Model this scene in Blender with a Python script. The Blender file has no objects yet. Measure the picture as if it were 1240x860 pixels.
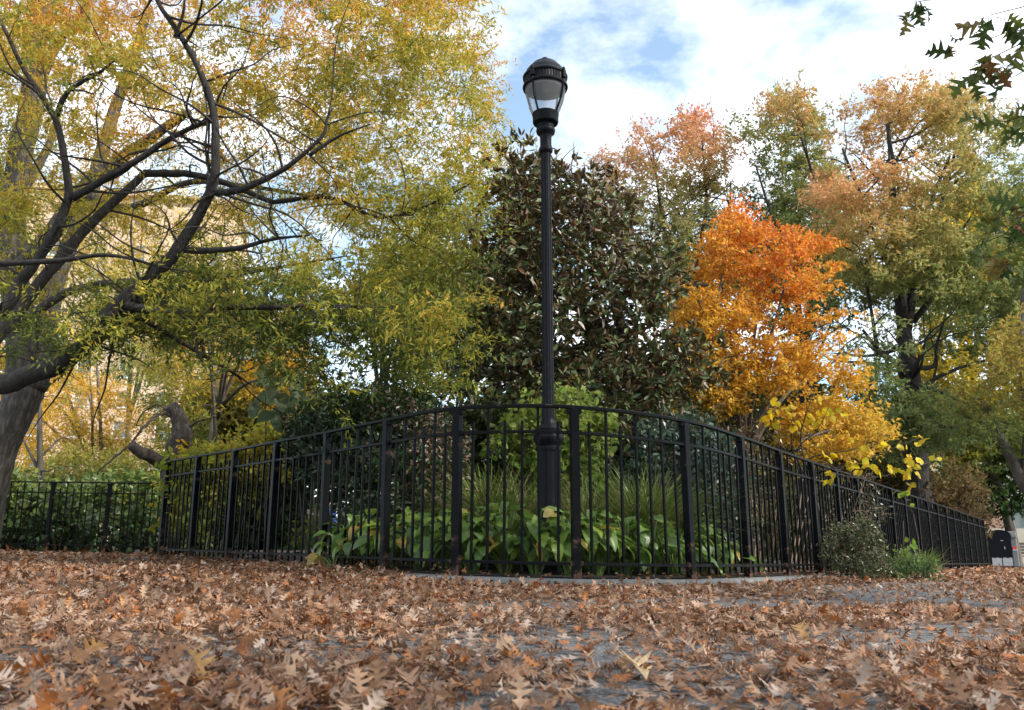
import bpy, math, random
import numpy as np
from mathutils import Vector, Matrix

# ------------------------------------------------------------------ basics
F, CX, CY, H = 1030.0, 620.0, 430.0, 0.25
PITCH = math.atan(236 / 1030.0)
CP, SP = math.cos(PITCH), math.sin(PITCH)
SLOPE = -0.0213
C = bpy.context.scene.collection
RNG = np.random.default_rng(11)
random.seed(5)

def gz(x, y=0.0):
    """height of the sloping plaza"""
    return SLOPE * np.clip(x, -26, 26)

def W(u, v, y):
    """world point seen at u, v standing y metres ahead"""
    a = (u - CX) / F; b = (CY - v) / F
    t = y / (CP - b * SP)
    return np.array([a * t, y, H + t * (SP + b * CP)])

def Wn(u, v, y):
    a = (u - CX) / F; b = (CY - v) / F
    t = y / (CP - b * SP)
    return np.stack([a * t, y, H + t * (SP + b * CP)], 1)

def proj(P):
    d = np.asarray(P, float) - [0, 0, H]
    z = d[..., 1] * CP + d[..., 2] * SP
    yy = -d[..., 1] * SP + d[..., 2] * CP
    z = np.where(np.abs(z) < 1e-3, 1e-3, z)
    return CX + F * d[..., 0] / z, CY - F * yy / z, z

def in_frame(P, m=20):
    u, v, z = proj(P)
    return (z > 0) & (u > -m) & (u < 1240 + m) & (v > -m) & (v < 860 + m)

def tag(o, label=None, cat=None, group=None, kind=None):
    if label: o['label'] = label
    if cat: o['category'] = cat
    if group: o['group'] = group
    if kind: o['kind'] = kind
    return o

def empty(name, loc=(0, 0, 0), rz=0.0, label=None, cat=None, group=None):
    o = bpy.data.objects.new(name, None)
    o.empty_display_size = 0.2
    C.objects.link(o)
    o.location = loc; o.rotation_euler = (0, 0, rz)
    return tag(o, label, cat, group)

def link(name, me, parent=None):
    o = bpy.data.objects.new(name, me)
    C.objects.link(o)
    if parent: o.parent = parent
    return o

def copy_tree(o, parent=None):
    c = o.copy(); C.objects.link(c); c.parent = parent
    for ch in list(o.children): copy_tree(ch, c)
    return c

# ------------------------------------------------------------------ mesh builders
def np_mesh(name, V, quads=None, tris=None, col=None, mat=None, smooth=True):
    """mesh out of numpy arrays; col is one colour per face"""
    me = bpy.data.meshes.new(name)
    nq = 0 if quads is None else len(quads)
    nt = 0 if tris is None else len(tris)
    me.vertices.add(len(V)); me.vertices.foreach_set('co', np.ascontiguousarray(V, dtype=np.float32).ravel())
    parts, starts, tot = [], [], 0
    if nq:
        parts.append(np.asarray(quads).ravel()); starts.append(np.arange(nq) * 4); tot = nq * 4
    if nt:
        parts.append(np.asarray(tris).ravel()); starts.append(tot + np.arange(nt) * 3)
    idx = np.concatenate(parts).astype(np.int32)
    me.loops.add(len(idx)); me.loops.foreach_set('vertex_index', idx)
    st = np.concatenate(starts).astype(np.int32)
    me.polygons.add(len(st)); me.polygons.foreach_set('loop_start', st)
    me.polygons.foreach_set('use_smooth', np.full(len(st), smooth))
    me.update(calc_edges=True)
    if col is not None:
        a = me.attributes.new('tone', 'FLOAT_COLOR', 'FACE')
        c4 = np.ones((len(st), 4), np.float32); c4[:, :3] = col
        a.data.foreach_set('color', c4.ravel())
    if mat: me.materials.append(mat)
    return me

class MB:
    def __init__(s): s.v = []; s.f = []
    def add(s, V, Fc):
        b = len(s.v); s.v.extend([tuple(map(float, p)) for p in V]); s.f.extend([tuple(b + i for i in q) for q in Fc])
        return s
    def box(s, c, d, rz=0.0, bev=0.0):
        x, y, z = [k / 2 for k in d]
        ca, sa = math.cos(rz), math.sin(rz)
        def T(p): return (c[0] + p[0] * ca - p[1] * sa, c[1] + p[0] * sa + p[1] * ca, c[2] + p[2])
        if bev <= 0:
            V = [T(p) for p in [(-x,-y,-z),(x,-y,-z),(x,y,-z),(-x,y,-z),(-x,-y,z),(x,-y,z),(x,y,z),(-x,y,z)]]
            return s.add(V, [(3,2,1,0),(4,5,6,7),(0,1,5,4),(1,2,6,5),(2,3,7,6),(3,0,4,7)])
        b = bev
        ring = [(-x+b,-y),(x-b,-y),(x,-y+b),(x,y-b),(x-b,y),(-x+b,y),(-x,y-b),(-x,-y+b)]
        ins = lambda q: (q[0] * (1 - b / max(x, 1e-6)), q[1] * (1 - b / max(y, 1e-6)))
        V = []
        for zz, f in ((-z, 1), (-z + b, 0), (z - b, 0), (z, 1)):
            for q in ring:
                a = ins(q) if f else q
                V.append(T((a[0], a[1], zz)))
        Fc = [tuple(range(7, -1, -1)), tuple(range(24, 32))]
        for k in range(3):
            for i in range(8):
                j = (i + 1) % 8
                Fc.append((k*8+i, k*8+j, k*8+8+j, k*8+8+i))
        return s.add(V, Fc)
    def tube(s, pts, rad, n=8, cap=True):
        P = np.asarray(pts, float); m = len(P)
        R = np.full(m, rad) if np.isscalar(rad) else np.asarray(rad, float)
        T = np.gradient(P, axis=0); T /= np.linalg.norm(T, axis=1)[:, None] + 1e-9
        a = np.array([0, 0, 1.0]) if abs(T[0][2]) < .9 else np.array([1.0, 0, 0])
        N = np.cross(T[0], a); N /= np.linalg.norm(N)
        V = []; ang = np.arange(n) * 2 * math.pi / n
        for i in range(m):
            N = N - T[i] * N.dot(T[i]); N /= np.linalg.norm(N) + 1e-9
            B = np.cross(T[i], N)
            for t in ang: V.append(P[i] + R[i] * (math.cos(t) * N + math.sin(t) * B))
        Fc = []
        for i in range(m - 1):
            for j in range(n):
                k = (j + 1) % n
                Fc.append((i*n+j, i*n+k, i*n+n+k, i*n+n+j))
        if cap: Fc += [tuple(range(n - 1, -1, -1)), tuple(range((m-1)*n, m*n))]
        return s.add(V, Fc)
    def lathe(s, prof, n=32, c=(0, 0, 0), mod=None, cap=True):
        V, Fc = [], []
        for (r, z) in prof:
            for j in range(n):
                t = 2 * math.pi * j / n
                rr = r * (mod(j, z) if mod else 1)
                V.append((c[0] + rr * math.cos(t), c[1] + rr * math.sin(t), c[2] + z))
        m = len(prof)
        for i in range(m - 1):
            for j in range(n):
                k = (j + 1) % n
                Fc.append((i*n+j, i*n+k, i*n+n+k, i*n+n+j))
        if cap: Fc += [tuple(range(n - 1, -1, -1)), tuple(range((m-1)*n, m*n))]
        return s.add(V, Fc)
    def build(s, name, mat=None, parent=None, smooth=None):
        me = bpy.data.meshes.new(name)
        me.from_pydata(s.v, [], s.f); me.update()
        if mat: me.materials.append(mat)
        if smooth is not None:
            me.polygons.foreach_set('use_smooth', np.full(len(me.polygons), True))
            try: me.set_sharp_from_angle(angle=math.radians(smooth))
            except Exception: pass
        return link(name, me, parent)

def catmull(P, k=6, closed=False):
    P = np.asarray(P, float)
    out = []
    n = len(P)
    for i in range(n - 1):
        p0 = P[i-1] if i > 0 else 2*P[0]-P[1]
        p1, p2 = P[i], P[i+1]
        p3 = P[i+2] if i + 2 < n else 2*P[-1]-P[-2]
        for j in range(k):
            t = j / k
            out.append(.5*((2*p1)+(-p0+p2)*t+(2*p0-5*p1+4*p2-p3)*t*t+(-p0+3*p1-3*p2+p3)*t**3))
    out.append(P[-1])
    return np.array(out)

# ------------------------------------------------------------------ materials
def new_mat(name):
    m = bpy.data.materials.new(name); m.use_nodes = True
    nt = m.node_tree; nt.nodes.clear()
    out = nt.nodes.new('ShaderNodeOutputMaterial')
    return m, nt, out

def node(nt, t, **kw):
    n = nt.nodes.new(t)
    for k, v in kw.items():
        if k in n.inputs.keys(): n.inputs[k].default_value = v
        else: setattr(n, k, v)
    return n

def ramp(nt, stops):
    r = nt.nodes.new('ShaderNodeValToRGB')
    el = r.color_ramp.elements
    while len(el) < len(stops): el.new(.5)
    for e, (p, c) in zip(el, stops):
        e.position = p; e.color = (*c, 1)
    return r

def mat_noise(name, stops, scale=8, rough=.7, bump=.3, bdist=.01, detail=6, stretch=(1, 1, 1), metallic=0, spec=.5, coord='Object', rough2=None):
    m, nt, out = new_mat(name)
    tc = node(nt, 'ShaderNodeTexCoord'); mp = node(nt, 'ShaderNodeMapping'); mp.inputs['Scale'].default_value = stretch
    nt.links.new(tc.outputs[coord], mp.inputs[0])
    nz = node(nt, 'ShaderNodeTexNoise', Scale=scale, Detail=detail, Roughness=.62)
    nt.links.new(mp.outputs[0], nz.inputs['Vector'])
    r = ramp(nt, stops); nt.links.new(nz.outputs['Fac'], r.inputs[0])
    b = node(nt, 'ShaderNodeBsdfPrincipled', Roughness=rough, Metallic=metallic)
    b.inputs['Specular IOR Level'].default_value = spec
    nt.links.new(r.outputs[0], b.inputs['Base Color'])
    if rough2 is not None:
        mr = node(nt, 'ShaderNodeMapRange'); mr.inputs['To Min'].default_value = rough; mr.inputs['To Max'].default_value = rough2
        mr.inputs['From Min'].default_value = .35; mr.inputs['From Max'].default_value = .65
        nt.links.new(nz.outputs['Fac'], mr.inputs[0]); nt.links.new(mr.outputs[0], b.inputs['Roughness'])
    if bump:
        bp = node(nt, 'ShaderNodeBump', Strength=bump, Distance=bdist)
        nt.links.new(nz.outputs['Fac'], bp.inputs['Height']); nt.links.new(bp.outputs[0], b.inputs['Normal'])
    nt.links.new(b.outputs[0], out.inputs[0])
    return m

def mat_leaf(name, trans=.35, rough=.5, spec=.35, back=None, vein=0.0):
    """leaf whose colour is that of each leaf (attribute tone), light shining through"""
    m, nt, out = new_mat(name)
    at = node(nt, 'ShaderNodeAttribute', attribute_name='tone')
    colr = at.outputs['Color']
    if vein:
        tc = node(nt, 'ShaderNodeTexCoord')
        nz = node(nt, 'ShaderNodeTexNoise', Scale=55.0, Detail=3.0)
        nt.links.new(tc.outputs['Object'], nz.inputs['Vector'])
        rp = ramp(nt, [(.3, (1 - vein,) * 3), (.7, (1 + vein * .6,) * 3)])
        nt.links.new(nz.outputs['Fac'], rp.inputs[0])
        mx = node(nt, 'ShaderNodeMix', data_type='RGBA', blend_type='MULTIPLY'); mx.inputs[0].default_value = 1
        nt.links.new(colr, mx.inputs[6]); nt.links.new(rp.outputs[0], mx.inputs[7]); colr = mx.outputs[2]
    if back is not None:
        ge = node(nt, 'ShaderNodeNewGeometry')
        mx = node(nt, 'ShaderNodeMix', data_type='RGBA'); mx.inputs[7].default_value = (*back, 1)
        nt.links.new(ge.outputs['Backfacing'], mx.inputs[0]); nt.links.new(colr, mx.inputs[6]); colr = mx.outputs[2]
    b = node(nt, 'ShaderNodeBsdfPrincipled', Roughness=rough); b.inputs['Specular IOR Level'].default_value = spec
    nt.links.new(colr, b.inputs['Base Color'])
    if trans > 0:
        t = node(nt, 'ShaderNodeBsdfTranslucent'); nt.links.new(colr, t.inputs['Color'])
        ms = node(nt, 'ShaderNodeMixShader'); ms.inputs[0].default_value = trans
        nt.links.new(b.outputs[0], ms.inputs[1]); nt.links.new(t.outputs[0], ms.inputs[2])
        nt.links.new(ms.outputs[0], out.inputs[0])
    else:
        nt.links.new(b.outputs[0], out.inputs[0])
    return m

def mat_flat(name, col, rough=.6, spec=.5, var=.15, scale=20, bump=.1):
    a = tuple(c * (1 - var) for c in col); b = tuple(min(1, c * (1 + var)) for c in col)
    return mat_noise(name, [(.3, a), (.7, b)], scale=scale, rough=rough, bump=bump, bdist=.003, spec=spec)

M_LEAF = mat_leaf('leaf_tissue', .48, .5, .3)
M_LEAF_FAR = mat_leaf('distant_leaf_tissue', .48, .6, .15)
M_GLOSS = mat_leaf('glossy_leaf_tissue', .22, .36, .5)
M_HOSTA = mat_leaf('hosta_leaf_tissue', .36, .36, .5, vein=.25)
M_MAG = mat_leaf('magnolia_leaf_tissue', .10, .40, .38, back=(.095, .062, .024))
M_DRY = mat_leaf('dry_leaf_tissue', .18, .55, .35, vein=.3)
M_BLADE = mat_leaf('grass_blade_tissue', .3, .45, .35)
M_BARK_DARK = mat_noise('dark_bark', [(.3, (.010, .008, .007)), (.7, (.046, .038, .032))], 20, .9, 1.0, .06, stretch=(1, 1, .22))
M_BARK_GREY = mat_noise('grey_bark', [(.3, (.028, .024, .020)), (.5, (.075, .064, .053)), (.7, (.19, .165, .14))], 17, .9, 1.0, .07, stretch=(1, 1, .25))
M_BARK_MID = mat_noise('brown_grey_bark', [(.3, (.04, .033, .028)), (.7, (.13, .11, .09))], 10, .9, .8, .03, stretch=(1, 1, .22))
M_BARK_PRUNED = mat_noise('pruned_bark', [(.3, (.018, .015, .012)), (.5, (.065, .053, .043)), (.75, (.16, .135, .115))], 13, .9, 1.0, .08, detail=9, stretch=(1, 1, .45))
M_BARK_TAN = mat_noise('tan_bark', [(.3, (.12, .08, .055)), (.7, (.26, .17, .11))], 9, .85, .5, .02, stretch=(1, 1, .25))

def mat_iron(name, foot):
    m, nt, out = new_mat(name)
    tc = node(nt, 'ShaderNodeTexCoord')
    nz = node(nt, 'ShaderNodeTexNoise', Scale=9.0, Detail=7.0, Roughness=.65)
    nt.links.new(tc.outputs['Object'], nz.inputs['Vector'])
    ge = node(nt, 'ShaderNodeSeparateXYZ'); nt.links.new(tc.outputs['Object'], ge.inputs[0])
    mr = node(nt, 'ShaderNodeMapRange'); mr.inputs['From Min'].default_value = .42; mr.inputs['From Max'].default_value = .02
    mr.inputs['To Min'].default_value = 0; mr.inputs['To Max'].default_value = foot
    nt.links.new(ge.outputs['Z'], mr.inputs[0])
    ad = node(nt, 'ShaderNodeMath', operation='ADD'); nt.links.new(nz.outputs['Fac'], ad.inputs[0]); nt.links.new(mr.outputs[0], ad.inputs[1])
    r = ramp(nt, [(.615, (0, 0, 0)), (.655, (1, 1, 1))]); nt.links.new(ad.outputs[0], r.inputs[0])
    nb = node(nt, 'ShaderNodeTexNoise', Scale=60.0, Detail=3.0); nt.links.new(tc.outputs['Object'], nb.inputs['Vector'])
    rr = ramp(nt, [(.3, (.05, .028, .02)), (.7, (.13, .075, .055))]); nt.links.new(nb.outputs['Fac'], rr.inputs[0])
    rb = ramp(nt, [(.3, (.0035, .0038, .0048)), (.75, (.009, .0095, .011))]); nt.links.new(nz.outputs['Fac'], rb.inputs[0])
    mx = node(nt, 'ShaderNodeMix', data_type='RGBA'); nt.links.new(r.outputs[0], mx.inputs[0]); nt.links.new(rb.outputs[0], mx.inputs[6]); nt.links.new(rr.outputs[0], mx.inputs[7])
    b = node(nt, 'ShaderNodeBsdfPrincipled'); b.inputs['Specular IOR Level'].default_value = .07
    nt.links.new(mx.outputs[2], b.inputs['Base Color'])
    m2 = node(nt, 'ShaderNodeMapRange'); m2.inputs['To Min'].default_value = .42; m2.inputs['To Max'].default_value = .85
    nt.links.new(r.outputs[0], m2.inputs[0]); nt.links.new(m2.outputs[0], b.inputs['Roughness'])
    bp = node(nt, 'ShaderNodeBump', Strength=.25, Distance=.003); nt.links.new(nb.outputs['Fac'], bp.inputs['Height']); nt.links.new(bp.outputs[0], b.inputs['Normal'])
    nt.links.new(b.outputs[0], out.inputs[0])
    return m
M_IRON = mat_iron('black_painted_iron', .0); M_POST = mat_iron('black_painted_iron_rusty_foot', .17)
M_LAMP = mat_noise('lamp_black_paint', [(.3, (.005, .006, .008)), (.7, (.011, .0125, .016))], 25, .36, .15, .002, spec=.12, rough2=.5)
M_CONC = mat_noise('worn_concrete', [(.25, (.08, .076, .07)), (.5, (.16, .155, .147)), (.8, (.26, .25, .24))], 14, .9, .5, .006, detail=10)
M_ASPH = None

def mat_asphalt():
    m, nt, out = new_mat('asphalt')
    tc = node(nt, 'ShaderNodeTexCoord')
    n1 = node(nt, 'ShaderNodeTexNoise', Scale=130.0, Detail=4.0, Roughness=.7); nt.links.new(tc.outputs['Object'], n1.inputs['Vector'])
    n2 = node(nt, 'ShaderNodeTexNoise', Scale=1.2, Detail=5.0); nt.links.new(tc.outputs['Object'], n2.inputs['Vector'])
    vo = node(nt, 'ShaderNodeTexVoronoi', Scale=110.0); nt.links.new(tc.outputs['Object'], vo.inputs['Vector'])
    r1 = ramp(nt, [(.34, (.035, .035, .036)), (.5, (.10, .10, .10)), (.66, (.30, .295, .285))]); nt.links.new(n1.outputs['Fac'], r1.inputs[0])
    r2 = ramp(nt, [(.3, (.75, .74, .72)), (.7, (1.15, 1.15, 1.18))]); nt.links.new(n2.outputs['Fac'], r2.inputs[0])
    mx = node(nt, 'ShaderNodeMix', data_type='RGBA', blend_type='MULTIPLY'); mx.inputs[0].default_value = 1
    nt.links.new(r1.outputs[0], mx.inputs[6]); nt.links.new(r2.outputs[0], mx.inputs[7])
    b = node(nt, 'ShaderNodeBsdfPrincipled', Roughness=.85); nt.links.new(mx.outputs[2], b.inputs['Base Color'])
    bp = node(nt, 'ShaderNodeBump', Strength=.6, Distance=.004); nt.links.new(vo.outputs['Distance'], bp.inputs['Height']); nt.links.new(bp.outputs[0], b.inputs['Normal'])
    nt.links.new(b.outputs[0], out.inputs[0])
    return m
M_ASPH = mat_asphalt()
M_SOIL = mat_noise('dark_soil', [(.3, (.018, .012, .008)), (.7, (.06, .042, .03))], 20, .95, .8, .02)

# ------------------------------------------------------------------ vector helpers
def unit(a): return a / (np.linalg.norm(a, axis=-1, keepdims=True) + 1e-9)

def frames(ax, nr):
    """rotation matrices whose y column is the leaf axis and z column near the wanted normal"""
    y = unit(ax); x = unit(np.cross(y, nr)); z = np.cross(x, y)
    return np.stack([x, y, z], 2)

def euler(yaw, pitch, roll):
    cy, sy, cp, sp, cr, sr = np.cos(yaw), np.sin(yaw), np.cos(pitch), np.sin(pitch), np.cos(roll), np.sin(roll)
    o, l = np.zeros_like(yaw), np.ones_like(yaw)
    Rz = np.stack([np.stack([cy, -sy, o], 1), np.stack([sy, cy, o], 1), np.stack([o, o, l], 1)], 1)
    Rx = np.stack([np.stack([l, o, o], 1), np.stack([o, cp, -sp], 1), np.stack([o, sp, cp], 1)], 1)
    Ry = np.stack([np.stack([cr, o, sr], 1), np.stack([o, l, o], 1), np.stack([-sr, o, cr], 1)], 1)
    return Rz @ Rx @ Ry

def scatter(tmpls, pos, R, sc, col, pick=None):
    """bake many leaves: every template is (verts, quads, tris). returns V, Q, T, colours (quads first)"""
    n = len(pos)
    if pick is None: pick = RNG.integers(0, len(tmpls), n)
    Vs, Qs, Ts, cq, ct, base = [], [], [], [], [], 0
    for k, (tv, tq, tt) in enumerate(tmpls):
        ix = np.nonzero(pick == k)[0]
        if not len(ix): continue
        v = np.einsum('nij,kj->nki', R[ix], tv) * sc[ix][:, None, None] + pos[ix][:, None, :]
        nv = len(tv); off = base + np.arange(len(ix)) * nv
        Vs.append(v.reshape(-1, 3))
        if len(tq):
            Qs.append((off[:, None, None] + np.asarray(tq)[None]).reshape(-1, 4)); cq.append(np.repeat(col[ix], len(tq), 0))
        if len(tt):
            Ts.append((off[:, None, None] + np.asarray(tt)[None]).reshape(-1, 3)); ct.append(np.repeat(col[ix], len(tt), 0))
        base += nv * len(ix)
    V = np.concatenate(Vs)
    Q = np.concatenate(Qs) if Qs else None
    T = np.concatenate(Ts) if Ts else None
    cols = np.concatenate(cq + ct)
    return V, Q, T, cols

class Noise:
    def __init__(s, freq, seed, n=9):
        r = np.random.default_rng(seed)
        s.k = unit(r.normal(size=(n, 3))) * freq * r.uniform(.6, 1.6, (n, 1)); s.p = r.uniform(0, 6.28, n)
    def __call__(s, P): return np.sin(P @ s.k.T + s.p).sum(1) / math.sqrt(len(s.p) / 2)      # about unit variance

def inpoly(u, v, poly):
    x = np.array([p[0] for p in poly]); y = np.array([p[1] for p in poly])
    c = np.zeros(len(u), bool); j = len(x) - 1
    for i in range(len(x)):
        cond = ((y[i] > v) != (y[j] > v)) & (u < (x[j]-x[i]) * (v-y[i]) / (y[j]-y[i] + 1e-12) + x[i])
        c ^= cond; j = i
    return c

def crown_pts(poly, d0, d1, n, seed, nf=.9, thr=-.3):
    r = np.random.default_rng(seed)
    x = [p[0] for p in poly]; y = [p[1] for p in poly]
    nz = Noise(nf, seed + 3); out = np.zeros((0, 3))
    while len(out) < n:
        m = n * 3
        u = r.uniform(min(x), max(x), m); v = r.uniform(min(y), max(y), m); d = r.uniform(d0, d1, m)
        k = inpoly(u, v, poly); P = Wn(u[k], v[k], d[k])
        P = P[nz(P) + r.normal(0, .25, len(P)) > thr]
        P = P[P[:, 2] > gz(P[:, 0]) + .05]
        out = np.concatenate([out, P])
    return out[:n]

def palette(stops, t):
    S = np.array(stops, float); t = np.clip(t, 0, 1) * (len(S) - 1)
    i = np.minimum(t.astype(int), len(S) - 2); f = (t - i)[:, None]
    return S[i] * (1 - f) + S[i + 1] * f

# leaf templates: (verts, quads, tris), one unit long along +y
def T_lance(w=.22, bend=.08):
    return (np.array([(0,0,0),(-w/2,.45,bend),(0,1,0),(w/2,.45,bend)]), [(0,3,2,1)], [])
def T_oval(w=.5, fold=.1, curl=.12):
    v = [(0,0,0),(0,.35,-fold*.5),(0,.72,-fold*.5-curl*.4),(0,1,-curl)]
    v += [(-w/2,.3,fold*.4),(-w*.42,.66,fold*.4-curl*.4),(w/2,.3,fold*.4),(w*.42,.66,fold*.4-curl*.4)]
    return (np.array(v), [(1,2,5,4),(2,1,6,7)], [(0,1,4),(2,3,5),(0,6,1),(2,7,3)])
def T_star(w=.9):
    """small lobed leaf of five points"""
    pts = []
    for k, (a, r) in enumerate([(-90,.1),(-25,.42),(5,.2),(38,.5),(60,.25),(90,.62),(120,.25),(142,.5),(175,.2),(205,.42)]):
        pts.append((r*w*math.cos(math.radians(a)), .38+r*math.sin(math.radians(a)), .06*math.sin(a)))
    v = [(0,.38,.03)] + pts
    return (np.array(v), [], [(0,1+i,1+(i+1)%10) for i in range(10)])
def T_oak(st, seed=0, curl=.25, bend=.2, twist=.0):
    """lobed oak leaf built as two strips of quads either side of the midrib. st: (t, half width, forward shift)"""
    r = random.Random(seed)
    mid, L, Rr = [], [], []
    for (t, w, fw) in st:
        z0 = -bend * (t - .45) ** 2 * 2
        mid.append((0, t, z0))
        for sgn, arr in ((-1, L), (1, Rr)):
            ww = w * r.uniform(.85, 1.12); tt = t + fw * r.uniform(.8, 1.2)
            zz = z0 + curl * ww * ww * 2.2 + sgn * twist * ww * (t - .4)+ r.uniform(-.015, .015)
            arr.append((sgn * ww, tt, zz))
    n = len(st); v = mid + L + Rr; q = []
    for i in range(n - 1):
        q.append((i, i+1, n+i+1, n+i)); q.append((i+1, i, 2*n+i, 2*n+i+1))
    return (np.array(v), q, [])
OAK_HI = [(-.3,.006,0),(-.02,.009,0),(.06,.07,0),(.14,.19,.03),(.19,.34,.09),(.23,.17,.04),(.30,.075,0),(.37,.09,0),(.42,.27,.04),(.47,.46,.14),(.50,.25,.08),(.55,.09,0),(.61,.09,0),(.66,.26,.05),(.70,.39,.14),(.74,.18,.06),(.80,.07,0),(.86,.17,.07),(.90,.08,.04),(1,.004,0)]
OAK_MD = [(-.15,.012,0),(.05,.05,.0),(.18,.27,.04),(.28,.07,0),(.43,.42,.08),(.53,.08,0),(.67,.36,.1),(.77,.08,0),(.88,.15,.05),(1,.01,0)]
OAK_LO = [(-.1,.02,0),(.2,.3,.05),(.32,.1,0),(.62,.42,.1),(.75,.1,0),(1,.01,0)]

# ------------------------------------------------------------------ trees
class Skel:
    """branches of one tree: authored limbs, then a twig path to every leaf clump from the nearest wood"""
    def __init__(s): s.P = []; s.R = []; s.mb = MB()
    def limb(s, pts, r0, r1, n=9, k=6, wob=.35, power=1.0, seed=0):
        P = catmull(pts, k); m = len(P)
        t = np.linspace(0, 1, m); r = r0 + (r1 - r0) * t ** power
        rr = np.random.default_rng(seed + m + int(abs(P[0][0]) * 100))
        ofs = np.cumsum(rr.normal(0, 1, (m, 3)), 0) * .12; ofs -= ofs[0]; ofs -= np.outer(t, ofs[-1])
        P = P + ofs * (np.minimum(r, .12) * wob)[:, None] * 2
        s.mb.tube(P, r * (1 + rr.normal(0, .025, m)), n)
        s.P += list(P); s.R += list(r)
    def spurs(s, n, rng, l0=.5, l1=1.5, r0=.012, up=.25, minr=.012, inframe=True):
        P = np.array(s.P); R = np.array(s.R); c = P.mean(0)
        ok = np.nonzero((R > minr) & (in_frame(P, 150) if inframe else True) & (P[:, 2] > c[2] - 3))[0]
        for i in rng.choice(ok, n):
            d = rng.normal(size=3); d[2] = d[2] * .5 + up; d = unit(d[None])[0]; L = rng.uniform(l0, l1); p = P[i]
            m = [p]; 
            for k in range(4):
                d = unit((d + rng.normal(0, .28, 3) + [0, 0, .05])[None])[0]; m.append(m[-1] + d * L / 4)
            s.limb(m, min(R[i] * .6, r0 * (1 + L * .6)), .003, 5, k=3, wob=.2)
    def grow(s, cl, rng, tipr=.005, gain=.011, maxr=.1, sides=5, sag=.12, skip=0.0):
        if not len(s.P): return
        A = np.array(s.P); A_R = np.array(s.R)
        d = np.sqrt(((cl[:, None, :] - A[None, ::3]) ** 2).sum(2)).min(1)
        for ci in np.argsort(d):
            c = cl[ci]
            dd = ((A - c) ** 2).sum(1) * (1 + .6 * (A[:, 2] > c[2] + .3))
            j = int(dd.argmin()); p = A[j]; L = math.sqrt(((p - c) ** 2).sum())
            if L < .08: continue
            m = 5 if L > .5 else 4
            t = np.linspace(0, 1, m)[:, None]
            up = np.array([0, 0, 1.0])
            Q = p + (c - p) * t + up * (np.sin(t * math.pi) * L * sag) + rng.normal(0, .05 * L, (m, 3)) * np.sin(t * math.pi)
            r0 = min(A_R[j] * .75, tipr + gain * L, maxr); r = np.linspace(r0, min(r0, tipr), m)
            if rng.random() >= skip: s.mb.tube(Q, r, sides, cap=False)
            A = np.concatenate([A, Q[1:]]); A_R = np.concatenate([A_R, r[1:]])

def leafy(cl, rng, twigs, leaves, tl, size, flat=.5, droop=.25, up=.8, spread=.05, colf=None, tw_mb=None, twr=.0025, tmpls=None, jit=.25, bright=.22, t0=.12):
    """leaves set along short twigs round every clump; returns scatter() output"""
    n = len(cl)
    D = rng.normal(size=(n, twigs, 3)); D[..., 2] *= flat; D = unit(D); D[..., 2] -= droop * rng.random((n, twigs)); D = unit(D)
    Ln = rng.uniform(.5, 1.1, (n, twigs)) * tl
    base = cl[:, None, :] + rng.normal(0, tl * .18, (n, twigs, 3))
    if tw_mb is not None:
        # three sided twigs
        b = base.reshape(-1, 3); d = D.reshape(-1, 3); l = Ln.reshape(-1)
        a = unit(np.cross(d, rng.normal(size=d.shape))); c = np.cross(d, a)
        e = b + d * l[:, None]
        vs = []
        for k in range(3):
            th = k * 2.094; vs.append(b + (a * math.cos(th) + c * math.sin(th)) * twr)
        vs.append(e)
        V = np.stack(vs, 1).reshape(-1, 3); o = np.arange(len(b))[:, None, None] * 4
        T = (o + np.array([(0,1,3),(1,2,3),(2,0,3)])[None]).reshape(-1, 3)
        tw_mb.append((V, T))
    t = rng.uniform(t0, 1.05, (n, twigs, leaves))
    P = base[:, :, None, :] + D[:, :, None, :] * (Ln[..., None] * t)[..., None]
    P = P.reshape(-1, 3) + rng.normal(0, spread * tl, (n * twigs * leaves, 3))
    ax = np.repeat(D.reshape(-1, 3), leaves, 0) * .7 + rng.normal(0, .75, P.shape); ax[:, 2] -= droop
    nr = rng.normal(0, .6, P.shape); nr[:, 2] += up
    R = frames(ax, nr)
    sc = size * rng.uniform(.65, 1.25, len(P))
    col = colf(P, np.repeat(np.arange(n), twigs * leaves))
    col = col * rng.uniform(1 - bright, 1 + bright, (len(P), 1)) * rng.uniform(.9, 1.1, (len(P), 3))
    return scatter(tmpls, P - ax * 0, R, sc, np.clip(col, 0, .95))

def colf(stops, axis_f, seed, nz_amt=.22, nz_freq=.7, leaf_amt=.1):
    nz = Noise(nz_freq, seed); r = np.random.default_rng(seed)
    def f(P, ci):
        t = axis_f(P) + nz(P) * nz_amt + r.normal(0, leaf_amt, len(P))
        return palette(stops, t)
    return f

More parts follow.
